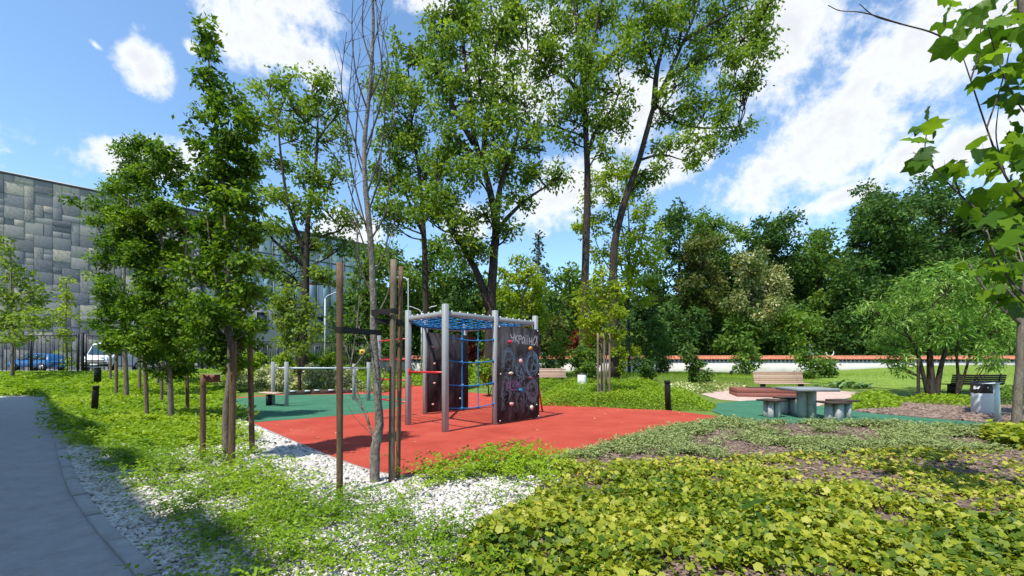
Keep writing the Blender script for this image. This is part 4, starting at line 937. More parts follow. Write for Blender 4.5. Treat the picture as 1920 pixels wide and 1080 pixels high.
# the dead tree, with its straps
dY = 5.38
dt = empty('dead_tree', tuple(Pt(705, 908, dY)), 0, 'bare dead columnar tree with grey peeling bark, tied to stakes', 'tree')
org = np.array(Pt(705, 908, dY)); pp = lambda x, y, dz=0: np.array(Pt(x, y, dY + dz)) - org
mb = MB(); tp, tr_ = stem_mesh(mb, [pp(703, 912), pp(703, 850), pp(711, 795), pp(707, 720), pp(701, 640), pp(700, 560), pp(695, 450), pp(686, 360), pp(683, 280), pp(690, 200), pp(697, 120), pp(700, 40), pp(696, -40), pp(690, -140)], .064, .010, 12, 5, .07)
mb.build('trunk', 'bark_dead', dt, smooth=True)
sw = MB(); sw.add(np.zeros((0, 3)))
br = [[(690, 440), (662, 330), (650, 250), (657, 150), (664, 70)], [(686, 370), (715, 280), (722, 190), (716, 110), (722, 30)], [(684, 320), (655, 230), (640, 160), (650, 60)], [(686, 280), (712, 200), (728, 120), (712, 40), (700, -20)],
      [(690, 210), (668, 140), (660, 60), (662, -10)], [(692, 190), (715, 130), (708, 60), (706, 0)], [(697, 120), (680, 60), (682, -20)], [(690, 400), (712, 330), (716, 270), (735, 240), (742, 190)], [(688, 350), (668, 280), (672, 200), (684, 140)],
      [(694, 430), (668, 390), (648, 330), (632, 280)], [(695, 450), (722, 400), (730, 330), (728, 260)], [(698, 500), (676, 440), (660, 380), (668, 300)], [(699, 520), (722, 470), (735, 400)], [(700, 555), (675, 500), (668, 430), (640, 380)],
      [(699, 640), (660, 690), (668, 620), (674, 540), (668, 460), (676, 400)], [(700, 680), (688, 640), (672, 615), (664, 600)], [(704, 835), (692, 800), (676, 750), (662, 700)], [(704, 820), (684, 775), (664, 745)], [(703, 600), (730, 540), (728, 470), (738, 420)],
      [(709, 730), (722, 700), (714, 665), (704, 655)], [(684, 250), (664, 180), (676, 90)], [(690, 200), (702, 130), (690, 70)], [(698, 90), (712, 40), (720, -30)], [(686, 300), (700, 240), (700, 180)]]
for k, b in enumerate(br):
    rr = random.Random(k); pts = [pp(x, y, rr.uniform(-.12, .12) * (i > 0)) for i, (x, y) in enumerate(b)]
    p = smooth_path(pts, 5); mb = MB(); mb.tube(p, np.linspace(.012 if k < 14 else .010, .003, len(p)), 6, False)
    for _ in range(7):
        i0 = rr.randrange(3, len(p) - 1); L = rr.uniform(.12, .35); dr = p[min(i0 + 2, len(p) - 1)] - p[i0 - 1]; dr /= np.linalg.norm(dr) + 1e-9
        q = p[i0] + (dr + rng.standard_normal(3) * .5) * L; mb.tube([p[i0], (p[i0] + q) / 2 + rng.standard_normal(3) * .02, q], [.004, .003, .0015], 4, False)
    mb.build('branch', 'twig_dead' if k < 14 else 'bark_dead', dt, smooth=True)
def strap(a, b, Y0, Y1, label, h=.06):
    p, q = Pt(*a, Y0), Pt(*b, Y1); d = q - p; e = empty('tree_strap', tuple((p + q) / 2), math.atan2(d.y, d.x), label, 'strap', 'black tree straps on the dead tree')
    L = d.length; w = .055; mb = MB()
    tilt = d.z / L
    loop = [(-L / 2 - .04, 0), (-L / 2, -w), (0, -w * .9), (L / 2, -w * 1.3), (L / 2 + .07, 0), (L / 2, w * 1.3), (0, w * .9), (-L / 2, w)]
    lp = smooth_path([(x, y, x * tilt) for x, y in loop + [loop[0]]], 4); n = len(lp)
    v = np.concatenate([lp + np.array((0, 0, -h / 2)), lp + np.array((0, 0, h / 2))]); mb.add(v, [(i, i + 1, n + i + 1, n + i) for i in range(n - 1)])
    mb.build('band', 'rubber_black', e); return e
strap((637, 618), (705, 624), 4.78, 5.36, 'long black strap from the left stake to the dead trunk', .06)
strap((701, 586), (737, 584), 5.38, 5.38, 'upper black strap between the dead trunk and the grey stake', .062)
strap((702, 602), (745, 604), 5.40, 5.46, 'lower black strap between the dead trunk and the right stakes', .06)

# big trees in the middle distance
G_BIG = 'tall mature trees behind the playground'
tree('ash_tree', 'tall mature ash with dark forked trunk right behind the climbing frame', 24,
     [([(917, 692), (919, 620), (921, 560), (926, 480), (929, 420), (912, 330), (890, 260), (880, 170), (868, 80), (856, -30)], .36, .06), ([(920, 585), (898, 520), (872, 470), (845, 425), (820, 380)], .26, .06),
      ([(928, 445), (950, 410), (990, 372), (1032, 345)], .17, .04), ([(930, 430), (938, 350), (962, 280), (980, 220)], .22, .05), ([(905, 310), (912, 230), (925, 150), (930, 80)], .18, .05), ([(888, 270), (850, 200), (830, 120), (830, 40)], .16, .05)],
     [(840, 15, 50, 45), (900, 30, 55, 50), (940, 70, 40, 40), (870, 90, 60, 40), (820, 60, 35, 35), (830, 140, 45, 35), (900, 150, 55, 40), (950, 150, 40, 40), (985, 195, 38, 40), (850, 200, 50, 40), (920, 215, 50, 40), (870, 265, 45, 38), (950, 265, 50, 40),
      (990, 265, 30, 35), (820, 300, 45, 35), (890, 320, 45, 35), (955, 325, 45, 35), (1005, 320, 28, 30), (1040, 335, 26, 20), (800, 360, 40, 30), (860, 375, 45, 30), (905, 395, 40, 28), (975, 375, 30, 25), (840, 430, 45, 28), (890, 455, 40, 25), (800, 410, 30, 25), (955, 430, 26, 22), (1055, 325, 18, 18), (870, 480, 30, 20)],
     .24, 1.8, 'leaf_ash', 'bark_dark', G_BIG, clump=.62, gaps=.45, seed=11, twig=.03, twigs=7, sides=10)
tree('ash_tree', 'slender tall ash left of the forked ash, behind the dead tree', 30,
     [([(800, 690), (798, 560), (795, 450), (788, 340), (772, 230), (765, 120)], .28, .05), ([(794, 440), (760, 360), (740, 280)], .14, .04)],
     [(768, 85, 36, 30), (790, 120, 30, 30), (750, 140, 36, 32), (735, 185, 34, 32), (785, 180, 36, 34), (755, 225, 40, 32), (735, 265, 38, 30), (795, 250, 34, 36), (770, 290, 40, 32), (735, 325, 40, 30), (800, 320, 30, 30), (760, 360, 46, 30), (720, 390, 40, 26), (790, 400, 40, 28), (740, 420, 36, 20), (712, 150, 20, 25)],
     .28, 1.7, 'leaf_ash', 'bark_dark', G_BIG, clump=.7, gaps=.45, seed=12, twig=.03)
tree('ash_tree', 'tall straight mature ash with high crown, left of the leaning one', 26,
     [([(1092, 690), (1094, 620), (1097, 520), (1100, 420), (1101, 320), (1098, 240), (1096, 180), (1104, 110), (1122, 30), (1135, -60)], .32, .06), ([(1101, 290), (1118, 245), (1150, 200), (1165, 160)], .16, .04), ([(1097, 215), (1075, 160), (1035, 130), (990, 105)], .17, .04),
      ([(1100, 150), (1140, 110), (1185, 70), (1225, 0)], .2, .05), ([(1098, 200), (1090, 120), (1080, 40), (1070, -40)], .15, .04)],
     [(985, 15, 40, 35), (1030, 45, 45, 38), (1085, 30, 45, 40), (1130, 45, 45, 40), (1000, 90, 38, 30), (1055, 100, 45, 32), (1110, 105, 45, 32), (1165, 105, 40, 35), (1020, 145, 38, 28), (1075, 165, 45, 32), (1140, 165, 40, 32), (1170, 200, 26, 32), (1045, 205, 40, 26),
      (1105, 220, 45, 30), (1150, 240, 32, 28), (1070, 255, 35, 20), (1130, 275, 28, 20), (1175, 30, 40, 40), (950, 30, 30, 30), (1060, -20, 60, 30), (1130, -20, 60, 30), (960, 75, 22, 20), (1030, 235, 22, 18)],
     .24, 1.5, 'leaf_ash', 'bark_dark', G_BIG, clump=.62, gaps=.5, seed=13, twig=.03, twigs=7, sides=10)
tree('ash_tree', 'tall mature ash leaning to the right, its crown spreading into the sky', 27,
     [([(1150, 690), (1150, 610), (1150, 530), (1153, 455), (1172, 375), (1198, 300), (1216, 235), (1228, 195), (1254, 140), (1280, 80), (1305, 20), (1325, -60)], .32, .05), ([(1226, 205), (1232, 130), (1250, 60), (1255, -20)], .2, .05),
      ([(1250, 150), (1300, 120), (1360, 90), (1420, 60)], .13, .035), ([(1228, 195), (1270, 230), (1320, 240), (1385, 238)], .10, .03), ([(1200, 300), (1240, 290), (1280, 300)], .09, .03), ([(1285, 75), (1340, 40), (1400, 10)], .13, .04)],
     [(1240, 20, 45, 38), (1300, 15, 45, 35), (1360, 15, 45, 35), (1415, 20, 42, 35), (1445, 45, 26, 30), (1275, 65, 40, 32), (1335, 65, 45, 30), (1395, 75, 40, 30), (1425, 100, 25, 26), (1300, 115, 45, 28), (1360, 120, 42, 28), (1405, 140, 26, 26), (1270, 160, 36, 26),
      (1325, 170, 45, 28), (1375, 180, 35, 25), (1300, 215, 40, 25), (1350, 225, 40, 25), (1390, 245, 28, 20), (1262, 215, 30, 26), (1310, 265, 38, 22), (1255, 275, 32, 24), (1225, 320, 36, 24), (1290, 310, 26, 18), (1345, 270, 28, 14), (1205, 75, 30, 38), (1200, 130, 22, 25), (1440, 5, 30, 25), (1300, -30, 80, 25), (1195, 350, 28, 20)],
     .24, 1.5, 'leaf_ash', 'bark_dark', G_BIG, clump=.62, gaps=.48, seed=14, twig=.03, twigs=7, sides=10)
tree('lime_tree', 'airy broad tree with dark trunk between the tallest hornbeam and the dead tree', 24,
     [([(566, 690), (568, 620), (573, 540), (575, 460), (580, 390), (592, 310), (596, 220)], .30, .05), ([(573, 480), (545, 400), (530, 320), (520, 220)], .14, .04), ([(575, 500), (535, 470), (505, 440), (490, 400)], .13, .03), ([(576, 470), (600, 445), (640, 430), (655, 400)], .10, .03)],
     [(545, 150, 30, 22), (595, 165, 34, 24), (500, 175, 34, 26), (545, 200, 42, 28), (600, 215, 40, 28), (635, 215, 18, 24), (500, 235, 36, 30), (560, 260, 42, 30), (620, 270, 34, 30), (515, 300, 40, 30), (580, 320, 42, 30), (625, 335, 30, 28), (500, 365, 36, 30), (550, 380, 42, 30), (610, 395, 40, 28),
      (500, 430, 36, 30), (550, 450, 42, 30), (600, 460, 40, 26), (640, 465, 20, 22), (490, 500, 34, 30), (545, 515, 42, 28), (605, 520, 36, 24), (510, 560, 30, 28), (655, 420, 20, 20)],
     .23, 1.6, 'leaf_ash', 'bark_dark', G_BIG, clump=.55, gaps=.5, seed=15, twig=.025, twigs=8)
tree('maple_tree', 'small light green maple in front of the fence, below the airy broad tree', 20,
     [([(562, 705), (560, 660), (556, 600), (552, 550)], .09, .02)],
     [(545, 560, 30, 26), (570, 585, 30, 26), (530, 590, 26, 28), (555, 620, 40, 28), (590, 620, 18, 20), (535, 640, 26, 16), (555, 655, 28, 14), (520, 560, 16, 20)], .2, 1.5, 'leaf_maple', 'bark_dark', None, clump=.3, seed=16)
tree('maple_tree', 'young pale green tree at the left edge before the stone building', 24,
     [([(23, 712), (23, 640), (21, 540), (20, 450)], .10, .02)],
     [(18, 460, 14, 24), (20, 500, 22, 26), (45, 520, 18, 20), (5, 540, 26, 28), (40, 560, 34, 26), (65, 545, 14, 16), (15, 590, 34, 26), (55, 600, 32, 24), (30, 625, 40, 18), (-10, 600, 30, 30), (75, 595, 18, 18)], .24, 1.3, 'leaf_maple', 'bark_young', None, clump=.34, seed=17)
tree('maple_tree', 'slim yellow green sapling in front of the stone building, behind the fence', 31,
     [([(124, 702), (124, 620), (125, 520)], .06, .015)],
     [(125, 530, 8, 16), (126, 560, 14, 18), (124, 595, 16, 20), (126, 625, 14, 18), (120, 650, 9, 12), (130, 680, 7, 12)], .24, 1.5, 'leaf_yellow_green', 'bark_young', None, clump=.3, seed=18)
tree('maple_tree', 'cluster like young yellow green tree on thin staked stems right of the climbing frame', 17,
     [([(1128, 722), (1128, 660), (1128, 600), (1130, 530)], .05, .015), ([(1137, 722), (1137, 650), (1132, 580)], .04, .015)],
     [(1132, 515, 24, 24), (1110, 545, 30, 28), (1145, 550, 28, 28), (1105, 585, 30, 28), (1140, 590, 34, 28), (1120, 620, 36, 26), (1150, 625, 22, 22), (1095, 615, 18, 20), (1160, 580, 14, 22)], .17, 1.45, 'leaf_yellow_green', 'bark_young', None, clump=.28, seed=19)
for px, lb, y0 in ((1121, 'thin stake left of the young yellow green tree', 716), (1133, 'pale stake in front of the young yellow green tree', 724), (1143, 'thin stake right of the young yellow green tree', 716)):
    stake(px, y0, 625, 16.6, lb, .04, 'stake_wood', 0)
tree('maple_tree', 'bright yellow green maple right of the forked ash trunk', 33,
     [([(975, 690), (976, 620), (980, 540)], .14, .03)],
     [(975, 495, 26, 20), (1000, 510, 26, 22), (955, 520, 26, 22), (985, 535, 36, 24), (1015, 545, 22, 24), (950, 560, 26, 24), (985, 575, 36, 24), (1015, 590, 22, 22), (960, 600, 28, 22), (990, 615, 30, 20)], .32, 1.6, 'leaf_yellow_green', 'bark_dark', None, clump=.5, seed=20)
tree('maple_tree', 'tall thin light green tree with upright stems behind the two big ash trunks', 36,
     [([(1180, 690), (1178, 560), (1180, 440), (1172, 300)], .14, .03), ([(1179, 560), (1150, 430), (1140, 310)], .08, .02), ([(1179, 540), (1205, 440), (1215, 360)], .08, .02), ([(1179, 570), (1120, 460), (1105, 380)], .07, .02), ([(1179, 500), (1160, 380), (1158, 290)], .06, .02)],
     [(1150, 310, 30, 24), (1180, 330, 28, 26), (1120, 340, 26, 28), (1150, 370, 32, 26), (1195, 390, 34, 28), (1105, 390, 24, 30), (1140, 420, 28, 26), (1200, 440, 40, 30), (1090, 430, 20, 28), (1175, 470, 36, 30), (1220, 480, 26, 30), (1120, 470, 24, 24), (1200, 515, 36, 28), (1165, 530, 30, 26), (1210, 550, 26, 22)],
     .28, 1.5, 'leaf_yellow_green', 'bark_dark', None, clump=.5, gaps=.5, seed=21)
tree('willow_tree', 'multi stemmed willow like tree with narrow silvery leaves over the dark bench', 18.5,
     [([(1747, 746), (1745, 700), (1743, 640), (1750, 570)], .19, .04), ([(1754, 746), (1764, 690), (1778, 640), (1800, 580)], .13, .03), ([(1741, 744), (1728, 690), (1718, 655), (1690, 610)], .10, .03), ([(1794, 746), (1796, 700), (1794, 650), (1810, 600)], .07, .025), ([(1795, 745), (1812, 690), (1826, 640), (1850, 590)], .06, .025)],
     [(1760, 510, 36, 20), (1800, 515, 36, 24), (1720, 535, 34, 24), (1765, 550, 42, 26), (1820, 550, 40, 28), (1680, 565, 36, 24), (1725, 580, 42, 26), (1785, 595, 42, 26), (1845, 580, 36, 28), (1660, 600, 34, 24), (1700, 620, 38, 24), (1750, 630, 38, 22), (1810, 630, 38, 24), (1860, 620, 34, 26),
      (1640, 580, 24, 14), (1685, 645, 30, 16), (1720, 660, 26, 14), (1840, 655, 30, 16), (1880, 600, 30, 30), (1890, 640, 28, 22), (1700, 672, 14, 18), (1620, 575, 16, 6), (1780, 655, 24, 14), (1870, 550, 28, 22), (1650, 635, 28, 18), (1675, 665, 22, 14), (1855, 675, 26, 14), (1690, 690, 12, 12), (1830, 600, 40, 30), (1740, 600, 40, 30)],
     .26, 3.0, 'leaf_willow', 'bark_dark', None, tpl=T_NARROW, clump=.34, gaps=.3, seed=22, up=.3, droop=.5, tone=.06)
stake(1722, 742, 668, 18.3, 'thin dark stake left of the willow like tree', .06, 'bark_dark', 0)
# tree at the right edge with the pale leaning trunk
tree('plane_tree', 'young tree at the right edge with a pale straight trunk', 9.6,
     [([(1905, 815), (1908, 760), (1912, 690), (1915, 610), (1922, 540), (1930, 440), (1935, 330)], .095, .04), ([(1916, 610), (1890, 585), (1860, 560), (1835, 525), (1818, 495)], .04, .012), ([(1918, 575), (1880, 530), (1862, 470), (1850, 430)], .03, .010)],
     [(1965, 380, 50, 50, 1.6), (1990, 480, 50, 50, 1.8), (1905, 500, 26, 26, 1.5), (1960, 560, 40, 30, 1.8), (1872, 515, 18, 20, -.9), (1930, 420, 34, 40, 2.0), (2010, 320, 60, 60, 1.5), (1905, 450, 24, 24, 1.9)], .24, .8, 'leaf_plane', 'bark_young', None, tpl=T_PLANE, clump=.4, seed=23, twig=.008)

# the nearest tree, trunk just out of frame: every leaf an object of its own
nY = 4.2
nt_b = Pt(2010, 1000, 4.3); nt_ = empty('plane_tree', (nt_b.x, nt_b.y, 0), 0, 'nearest large leaved tree reaching into the picture from the right edge', 'tree')
org = np.array((nt_b.x, nt_b.y, 0)); q3 = lambda x, y, dz=0: np.array(Pt(x, y, nY + dz)) - org
mb = MB(); stem_mesh(mb, [np.array((0, 0, -.05)), q3(2005, 760, .1), q3(1996, 560, .1), q3(1975, 400, .05), q3(1945, 240), q3(1925, 90), q3(1905, -60), q3(1890, -200)], .06, .018, 10); mb.build('trunk', 'bark_young', nt_, smooth=True)
nb = [[(1975, 420), (1925, 380), (1885, 330), (1850, 240), (1820, 150), (1800, 90)], [(1800, 90), (1750, 62), (1690, 45), (1620, 24), (1575, 20), (1553, 10)], [(1690, 45), (1640, 30), (1612, 8)], [(1850, 240), (1880, 150), (1900, 60)], [(1990, 520), (1930, 470), (1870, 425), (1800, 365), (1750, 315), (1712, 285)],
      [(1992, 540), (1940, 560), (1890, 520), (1850, 450), (1838, 400)], [(1885, 330), (1868, 260), (1872, 200)], [(1945, 240), (1900, 180), (1870, 110), (1850, 40)], [(1998, 600), (1950, 590), (1900, 545), (1880, 480)], [(1800, 365), (1790, 330), (1795, 300)], [(1750, 315), (1735, 280), (1738, 245)], [(1820, 150), (1835, 100), (1840, 40)]]
npaths = []
for k, b in enumerate(nb):
    rr = random.Random(50 + k); p = smooth_path([q3(x, y, rr.uniform(-.15, .15) if i else 0) for i, (x, y) in enumerate(b)], 5); npaths.append(p)
    MB().tube(p, np.linspace(.014 if k in (0, 4, 5, 8) else .008, .0035, len(p)), 6, False).build('branch', 'twig_dead', nt_, smooth=True)
pool = []
for k in range(8):
    mbl = MB(); tv, tf = T_PLANE; v = tv.copy(); rr = np.random.default_rng(k)
    v[:, 2] += .22 * np.abs(v[:, 1]) * (1 if k % 2 else -.6) + .35 * (v[:, 0] - .4) ** 2 * rr.uniform(-1, .3); v[:, 1] *= rr.uniform(.85, 1.1); v[1:] += rr.standard_normal(v[1:].shape) * .018
    mbl.add(v, tris=tf, tone=.1 + .12 * k); mbl.tube([(0.02, 0, 0), (-.12, .02, -.02), (-.28, 0, .02)], [.008, .007, .006], 4, False); pool.append(mbl.mesh('leaf', M['leaf_plane'], True))
clus = [(1735, 245, 26, 7), (1722, 268, 18, 4), (1750, 300, 22, 6), (1790, 325, 26, 7), (1815, 360, 24, 6), (1838, 395, 22, 5), (1850, 445, 26, 5), (1870, 495, 30, 6), (1895, 555, 26, 5), (1790, 48, 20, 4), (1828, 35, 30, 8), (1868, 28, 34, 11), (1905, 50, 30, 10), (1850, 88, 26, 8), (1890, 125, 32, 11),
        (1912, 195, 28, 9), (1870, 165, 22, 6), (1905, 270, 28, 10), (1912, 340, 26, 8), (1900, 420, 26, 7), (1775, 8, 18, 3), (1880, 310, 26, 7), (1905, 5, 26, 7), (1840, 270, 18, 4), (1930, 300, 40, 14), (1940, 120, 40, 14), (1950, 440, 40, 12), (1890, 470, 24, 6)]
for cx, cy, sp, n in clus:
    for _ in range(max(3, int(n * .85))):
        x, y = cx + random.gauss(0, sp * .62), cy + random.gauss(0, sp * .62)
        o = bpy.data.objects.new('leaf', random.choice(pool)); C.objects.link(o); o.parent = nt_
        o.location = q3(x, y, random.uniform(-.45, .45)); s_ = random.uniform(.13, .215); o.scale = (s_, s_, s_)
        o.rotation_euler = (random.gauss(R(25), R(35)), random.gauss(R(20), R(30)), random.gauss(R(30), R(60)) + (math.pi if random.random() < .35 else 0))

# ------------------------------------------------------------------ the wood behind the wall
def wood_tree(cx, top, rx, base, Y, lmat, label, name='broadleaf_tree', leaf=.46, lai=1.75, seed=0, conic=False, trunk=True, clump=.9, bmat='bark_dark', tone=0.0, nb=None):
    r_ = random.Random(seed); bl = []; hh = base - top; n = nb or int(14 + rx * hh / 1500)
    for k in range(n):
        t = (k + .5) / n; v = t
        half = rx * (math.sin(math.pi * (.12 + .80 * v)) ** .7 if not conic else .16 + .84 * v)
        px = cx + r_.uniform(-1, 1) * half * .66; py = top + 8 + v * (hh - 18)
        rb_ = rx * r_.uniform(.30, .46) * (1 if not conic else .5 + .5 * v)
        bl.append((px, py + rb_ * .5 * (1 - v), rb_, rb_ * r_.uniform(.65, .85), r_.uniform(-1, 1) * rx / F * Y * .7))
    return tree(name, label, Y, [([(cx, 690), (cx + 2, (base + 690) / 2), (cx - 2, (top + base) / 2), (cx, top + hh * .2)], rx / F * Y * .055 + .1, .06)], bl, leaf, lai, lmat, bmat, 'trees of the wood behind the wall',
                clump=clump, gaps=.35, seed=seed, twig=.03, twigs=3, tone=tone, sides=7, depth=.9)
wood_tree(1275, 372, 62, 650, 52, 'leaf_dark', 'dark narrow tree right of the tall thin light green tree', seed=101)
wood_tree(1342, 388, 70, 600, 58, 'leaf_mid', 'mid green rounded tree top in the gap right of the dark narrow tree', seed=102)
wood_tree(1322, 430, 62, 590, 50, 'leaf_olive', 'olive brown feathery tree on a bare trunk above the grave statue', seed=103, leaf=.36)
wood_tree(1450, 400, 78, 640, 56, 'leaf_dark', 'dark green chestnut with a domed top behind the blossoming tree', seed=104)
wood_tree(1412, 462, 66, 630, 48.5, 'leaf_blossom', 'tree dotted with cream blossom in front of the dark chestnut', seed=105, leaf=.34, lai=1.7)
wood_tree(1535, 412, 58, 650, 56, 'leaf_mid', 'loose green tree with sky showing through, left of the tallest dark tree', seed=106, lai=1.5)
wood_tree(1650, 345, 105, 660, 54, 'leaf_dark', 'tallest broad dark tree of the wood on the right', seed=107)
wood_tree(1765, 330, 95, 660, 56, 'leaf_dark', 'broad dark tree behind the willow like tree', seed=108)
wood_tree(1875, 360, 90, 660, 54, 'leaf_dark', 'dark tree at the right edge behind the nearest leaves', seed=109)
wood_tree(1590, 480, 60, 660, 50, 'leaf_dark', 'lower dark tree under the tallest broad one', seed=110)
wood_tree(1475, 560, 60, 665, 49, 'leaf_mid', 'low green tree below the dark chestnut, right of the blossom', seed=111)
wood_tree(1390, 580, 55, 668, 47.5, 'leaf_mid', 'low bright shrubby tree just above the wall beneath the blossom', seed=112)
wood_tree(1225, 500, 50, 665, 49, 'leaf_dark', 'low dark tree behind the wall left of the dark narrow tree', seed=113)
wood_tree(1010, 425, 42, 640, 46, 'leaf_conifer', 'drooping blue green conifer above the bright maple', 'conifer_tree', seed=114, conic=True, leaf=.36, clump=.6)
wood_tree(1060, 490, 56, 660, 48, 'leaf_mid', 'mid green tree between the bright maple and the straight ash', seed=115)
wood_tree(1040, 590, 34, 668, 45.5, 'leaf_olive', 'low olive tree close behind the wall right of the climbing frame', seed=116)
wood_tree(735, 446, 66, 670, 47, 'leaf_mid', 'green tree behind the hooked street lamp', seed=117)
wood_tree(815, 440, 66, 670, 49, 'leaf_mid', 'green tree left of the forked ash trunk', seed=118, tone=-.1)
wood_tree(862, 478, 54, 670, 45.5, 'leaf_dark', 'darker tree directly left of the forked ash trunk', seed=119)
wood_tree(660, 530, 46, 670, 43, 'leaf_dark', 'dark low tree behind the fence by the dead tree', seed=120)
wood_tree(688, 440, 50, 670, 41, 'leaf_mid', 'green tree rising behind the dead tree at the end of the building', seed=125)
wood_tree(918, 510, 46, 668, 45.5, 'leaf_mid', 'light green low tree behind the forked ash trunk', seed=121, tone=.15)
wood_tree(1165, 590, 46, 668, 47, 'leaf_dark', 'low dark tree behind the young yellow green tree', seed=122)
wood_tree(1280, 570, 60, 668, 47.5, 'leaf_dark', 'low dark tree just left of the grave statue', seed=123)
wood_tree(1700, 570, 80, 668, 49, 'leaf_dark', 'low dark tree behind the left half of the willow like tree', seed=124)
# the far wood reads as one mass
NW = 36000
pos = np.stack([rng.uniform(-24, 110, NW), rng.uniform(66, 76, NW), np.zeros(NW)], 1)
ht = 9.5 + 5.5 * fbm(pos[:, 0], pos[:, 1] * 0, .12) + 6.5 * sst(25, 55, pos[:, 0]); pos[:, 2] = .8 + rng.random(NW) ** .8 * ht
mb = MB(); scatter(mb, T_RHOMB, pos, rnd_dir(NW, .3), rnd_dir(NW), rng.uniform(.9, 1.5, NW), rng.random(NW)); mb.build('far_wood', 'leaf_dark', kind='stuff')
tag(bpy.data.objects['far_wood'], 'distant dark woodland closing the view behind the cemetery trees', 'woodland')

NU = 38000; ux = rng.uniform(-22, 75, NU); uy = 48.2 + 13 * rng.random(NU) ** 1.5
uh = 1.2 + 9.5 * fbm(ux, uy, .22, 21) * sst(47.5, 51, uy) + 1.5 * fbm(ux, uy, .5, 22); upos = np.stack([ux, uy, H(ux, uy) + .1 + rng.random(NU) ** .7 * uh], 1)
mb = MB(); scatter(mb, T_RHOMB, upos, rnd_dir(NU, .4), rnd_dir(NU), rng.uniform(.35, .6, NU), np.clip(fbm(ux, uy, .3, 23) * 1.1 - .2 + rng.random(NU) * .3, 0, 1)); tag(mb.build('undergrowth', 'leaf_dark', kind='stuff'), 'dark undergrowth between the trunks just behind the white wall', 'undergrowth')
# ------------------------------------------------------------------ shrubs
def shrub(px, top, rx, base, Y, lmat, label, leaf=.15, lai=2.0, seed=0, tpl=T_RHOMB, group='shrubs in the planting before the wall', tone=0.0, name='shrub', gaps=.35, dens=1.0):
    rx *= 1.2; top -= 5; lai *= 1.2
    r_ = random.Random(seed); hh = base - top; n = max(4, int(3 + hh / 9)); bl = []
    for k in range(n):
        v = (k + .5) / n; half = rx * (.35 + .65 * math.sin(math.pi * (.18 + .7 * v)))
        bl.append((px + r_.uniform(-1, 1) * half * .6, top + v * hh * .93 + 2, half * .55, hh / n * .95 + rx * .15))
    b = Pt(px, base, Y); z = gz(b.x, b.y); base = HZ + (EYE - z) / Y * F
    return tree(name, label, Y, [([(px, base + 1), (px + 1, base - hh * .3), (px, top + hh * .3)], .05, .015), ([(px + 1, base + 1), (px + rx * .4, base - hh * .5)], .03, .01)], bl, leaf, lai, lmat, 'bark_dark', group, cat='shrub', clump=max(.14, rx / F * Y * .22), gaps=gaps, seed=seed, twig=.008, twigs=4, tone=tone, sides=6)
shrub(1300, 655, 20, 722, 24, 'leaf_dark', 'upright dark green shrub on the grass below the grave statue', seed=201, tone=.25, leaf=.17)
shrub(1320, 700, 18, 724, 23.5, 'leaf_dark', 'low green shrub at the foot of the upright dark one', seed=202, tone=.3)
shrub(1208, 676, 22, 709, 25, 'leaf_dark', 'rounded dark shrub before the wall, left of the tall bollard', seed=203)
shrub(1235, 600, 24, 700, 33, 'leaf_dark', 'small dark tree with thin trunk standing before the wall', seed=204, leaf=.22, name='young_tree', tone=.1)
shrub(1398, 640, 26, 704, 31, 'leaf_mid', 'loose green shrub before the wall behind the short bollard', seed=205, leaf=.2, lai=1.3)
shrub(1525, 668, 36, 712, 27, 'leaf_mid', 'broad loose shrub before the wall, right of the pale bench back', seed=206, leaf=.2, lai=1.5)
shrub(1050, 630, 22, 690, 30, 'leaf_maple', 'slim pale green young tree left of the staked trees', seed=207, leaf=.2, name='young_tree', lai=1.4)
shrub(1025, 672, 16, 702, 26, 'leaf_dark', 'dark low shrub behind the pale bench beside the climbing frame', seed=208)
shrub(1096, 655, 26, 716, 25, 'leaf_mid', 'bushy green shrub behind the small litter bin', seed=209, leaf=.16)
shrub(1113, 660, 20, 716, 24, 'leaf_mid', 'green shrub around the feet of the staked trees', seed=210, leaf=.15)
shrub(1160, 650, 14, 702, 27, 'leaf_yellow_green', 'slim yellow green shrub right of the staked trees', seed=211, leaf=.17)
shrub(1185, 655, 18, 672, 45.5, 'leaf_yellow_green', 'bright low shrub peeping over the white wall', seed=212, leaf=.24)
shrub(885, 640, 30, 692, 40, 'leaf_red', 'dark red leaved shrub seen through the climbing net', seed=213, leaf=.24)
shrub(1085, 630, 34, 672, 45.6, 'leaf_red', 'dark red leaved shrub behind the wall at the straight ash trunk', seed=214, leaf=.26)
shrub(915, 678, 18, 716, 19, 'leaf_bed', 'small bright green shrub seen between the net and the chalk board', seed=215, leaf=.15)
shrub(860, 690, 30, 722, 22, 'leaf_bed', 'low green shrub behind the hanging rope net', seed=216, leaf=.15)
for k, (px, lb) in enumerate(((480, 'leftmost low green shrub behind the white flowers'), (590, 'bright green shrub behind the middle of the white flowers'), (625, 'bright green shrub behind the white flowers by the left stake'), (535, 'bright green shrub at the foot of the small maple'))):
    shrub(px, 668, 26, 702, 26, 'leaf_bed', lb, seed=220 + k, leaf=.2, lai=1.7, group='green shrubs behind the white flowers')
fl = [(450, 700, 26, 736, 22.5), (490, 698, 30, 738, 21.6), (535, 698, 32, 739, 21.2), (580, 694, 30, 737, 21.4), (620, 692, 28, 736, 21.6), (655, 694, 24, 735, 21.8)]
fll = ['white flowering bush at the left end of the row', 'white flowering bush behind the left posts of the parallel bars', 'white flowering bush seen under the near end of the bars', 'white flowering bush in the middle under the long bar', 'white flowering bush just left of the thick brown stake', 'white flowering bush at the right end, by the dead tree']
for k, ((px, top, rx, base, Y), lb) in enumerate(zip(fl, fll)): shrub(px, top, rx, base, Y, 'leaf_flower', lb, seed=230 + k, leaf=.13, lai=2.2, group='white flowering bushes behind the green floor', name='flowering_bush')
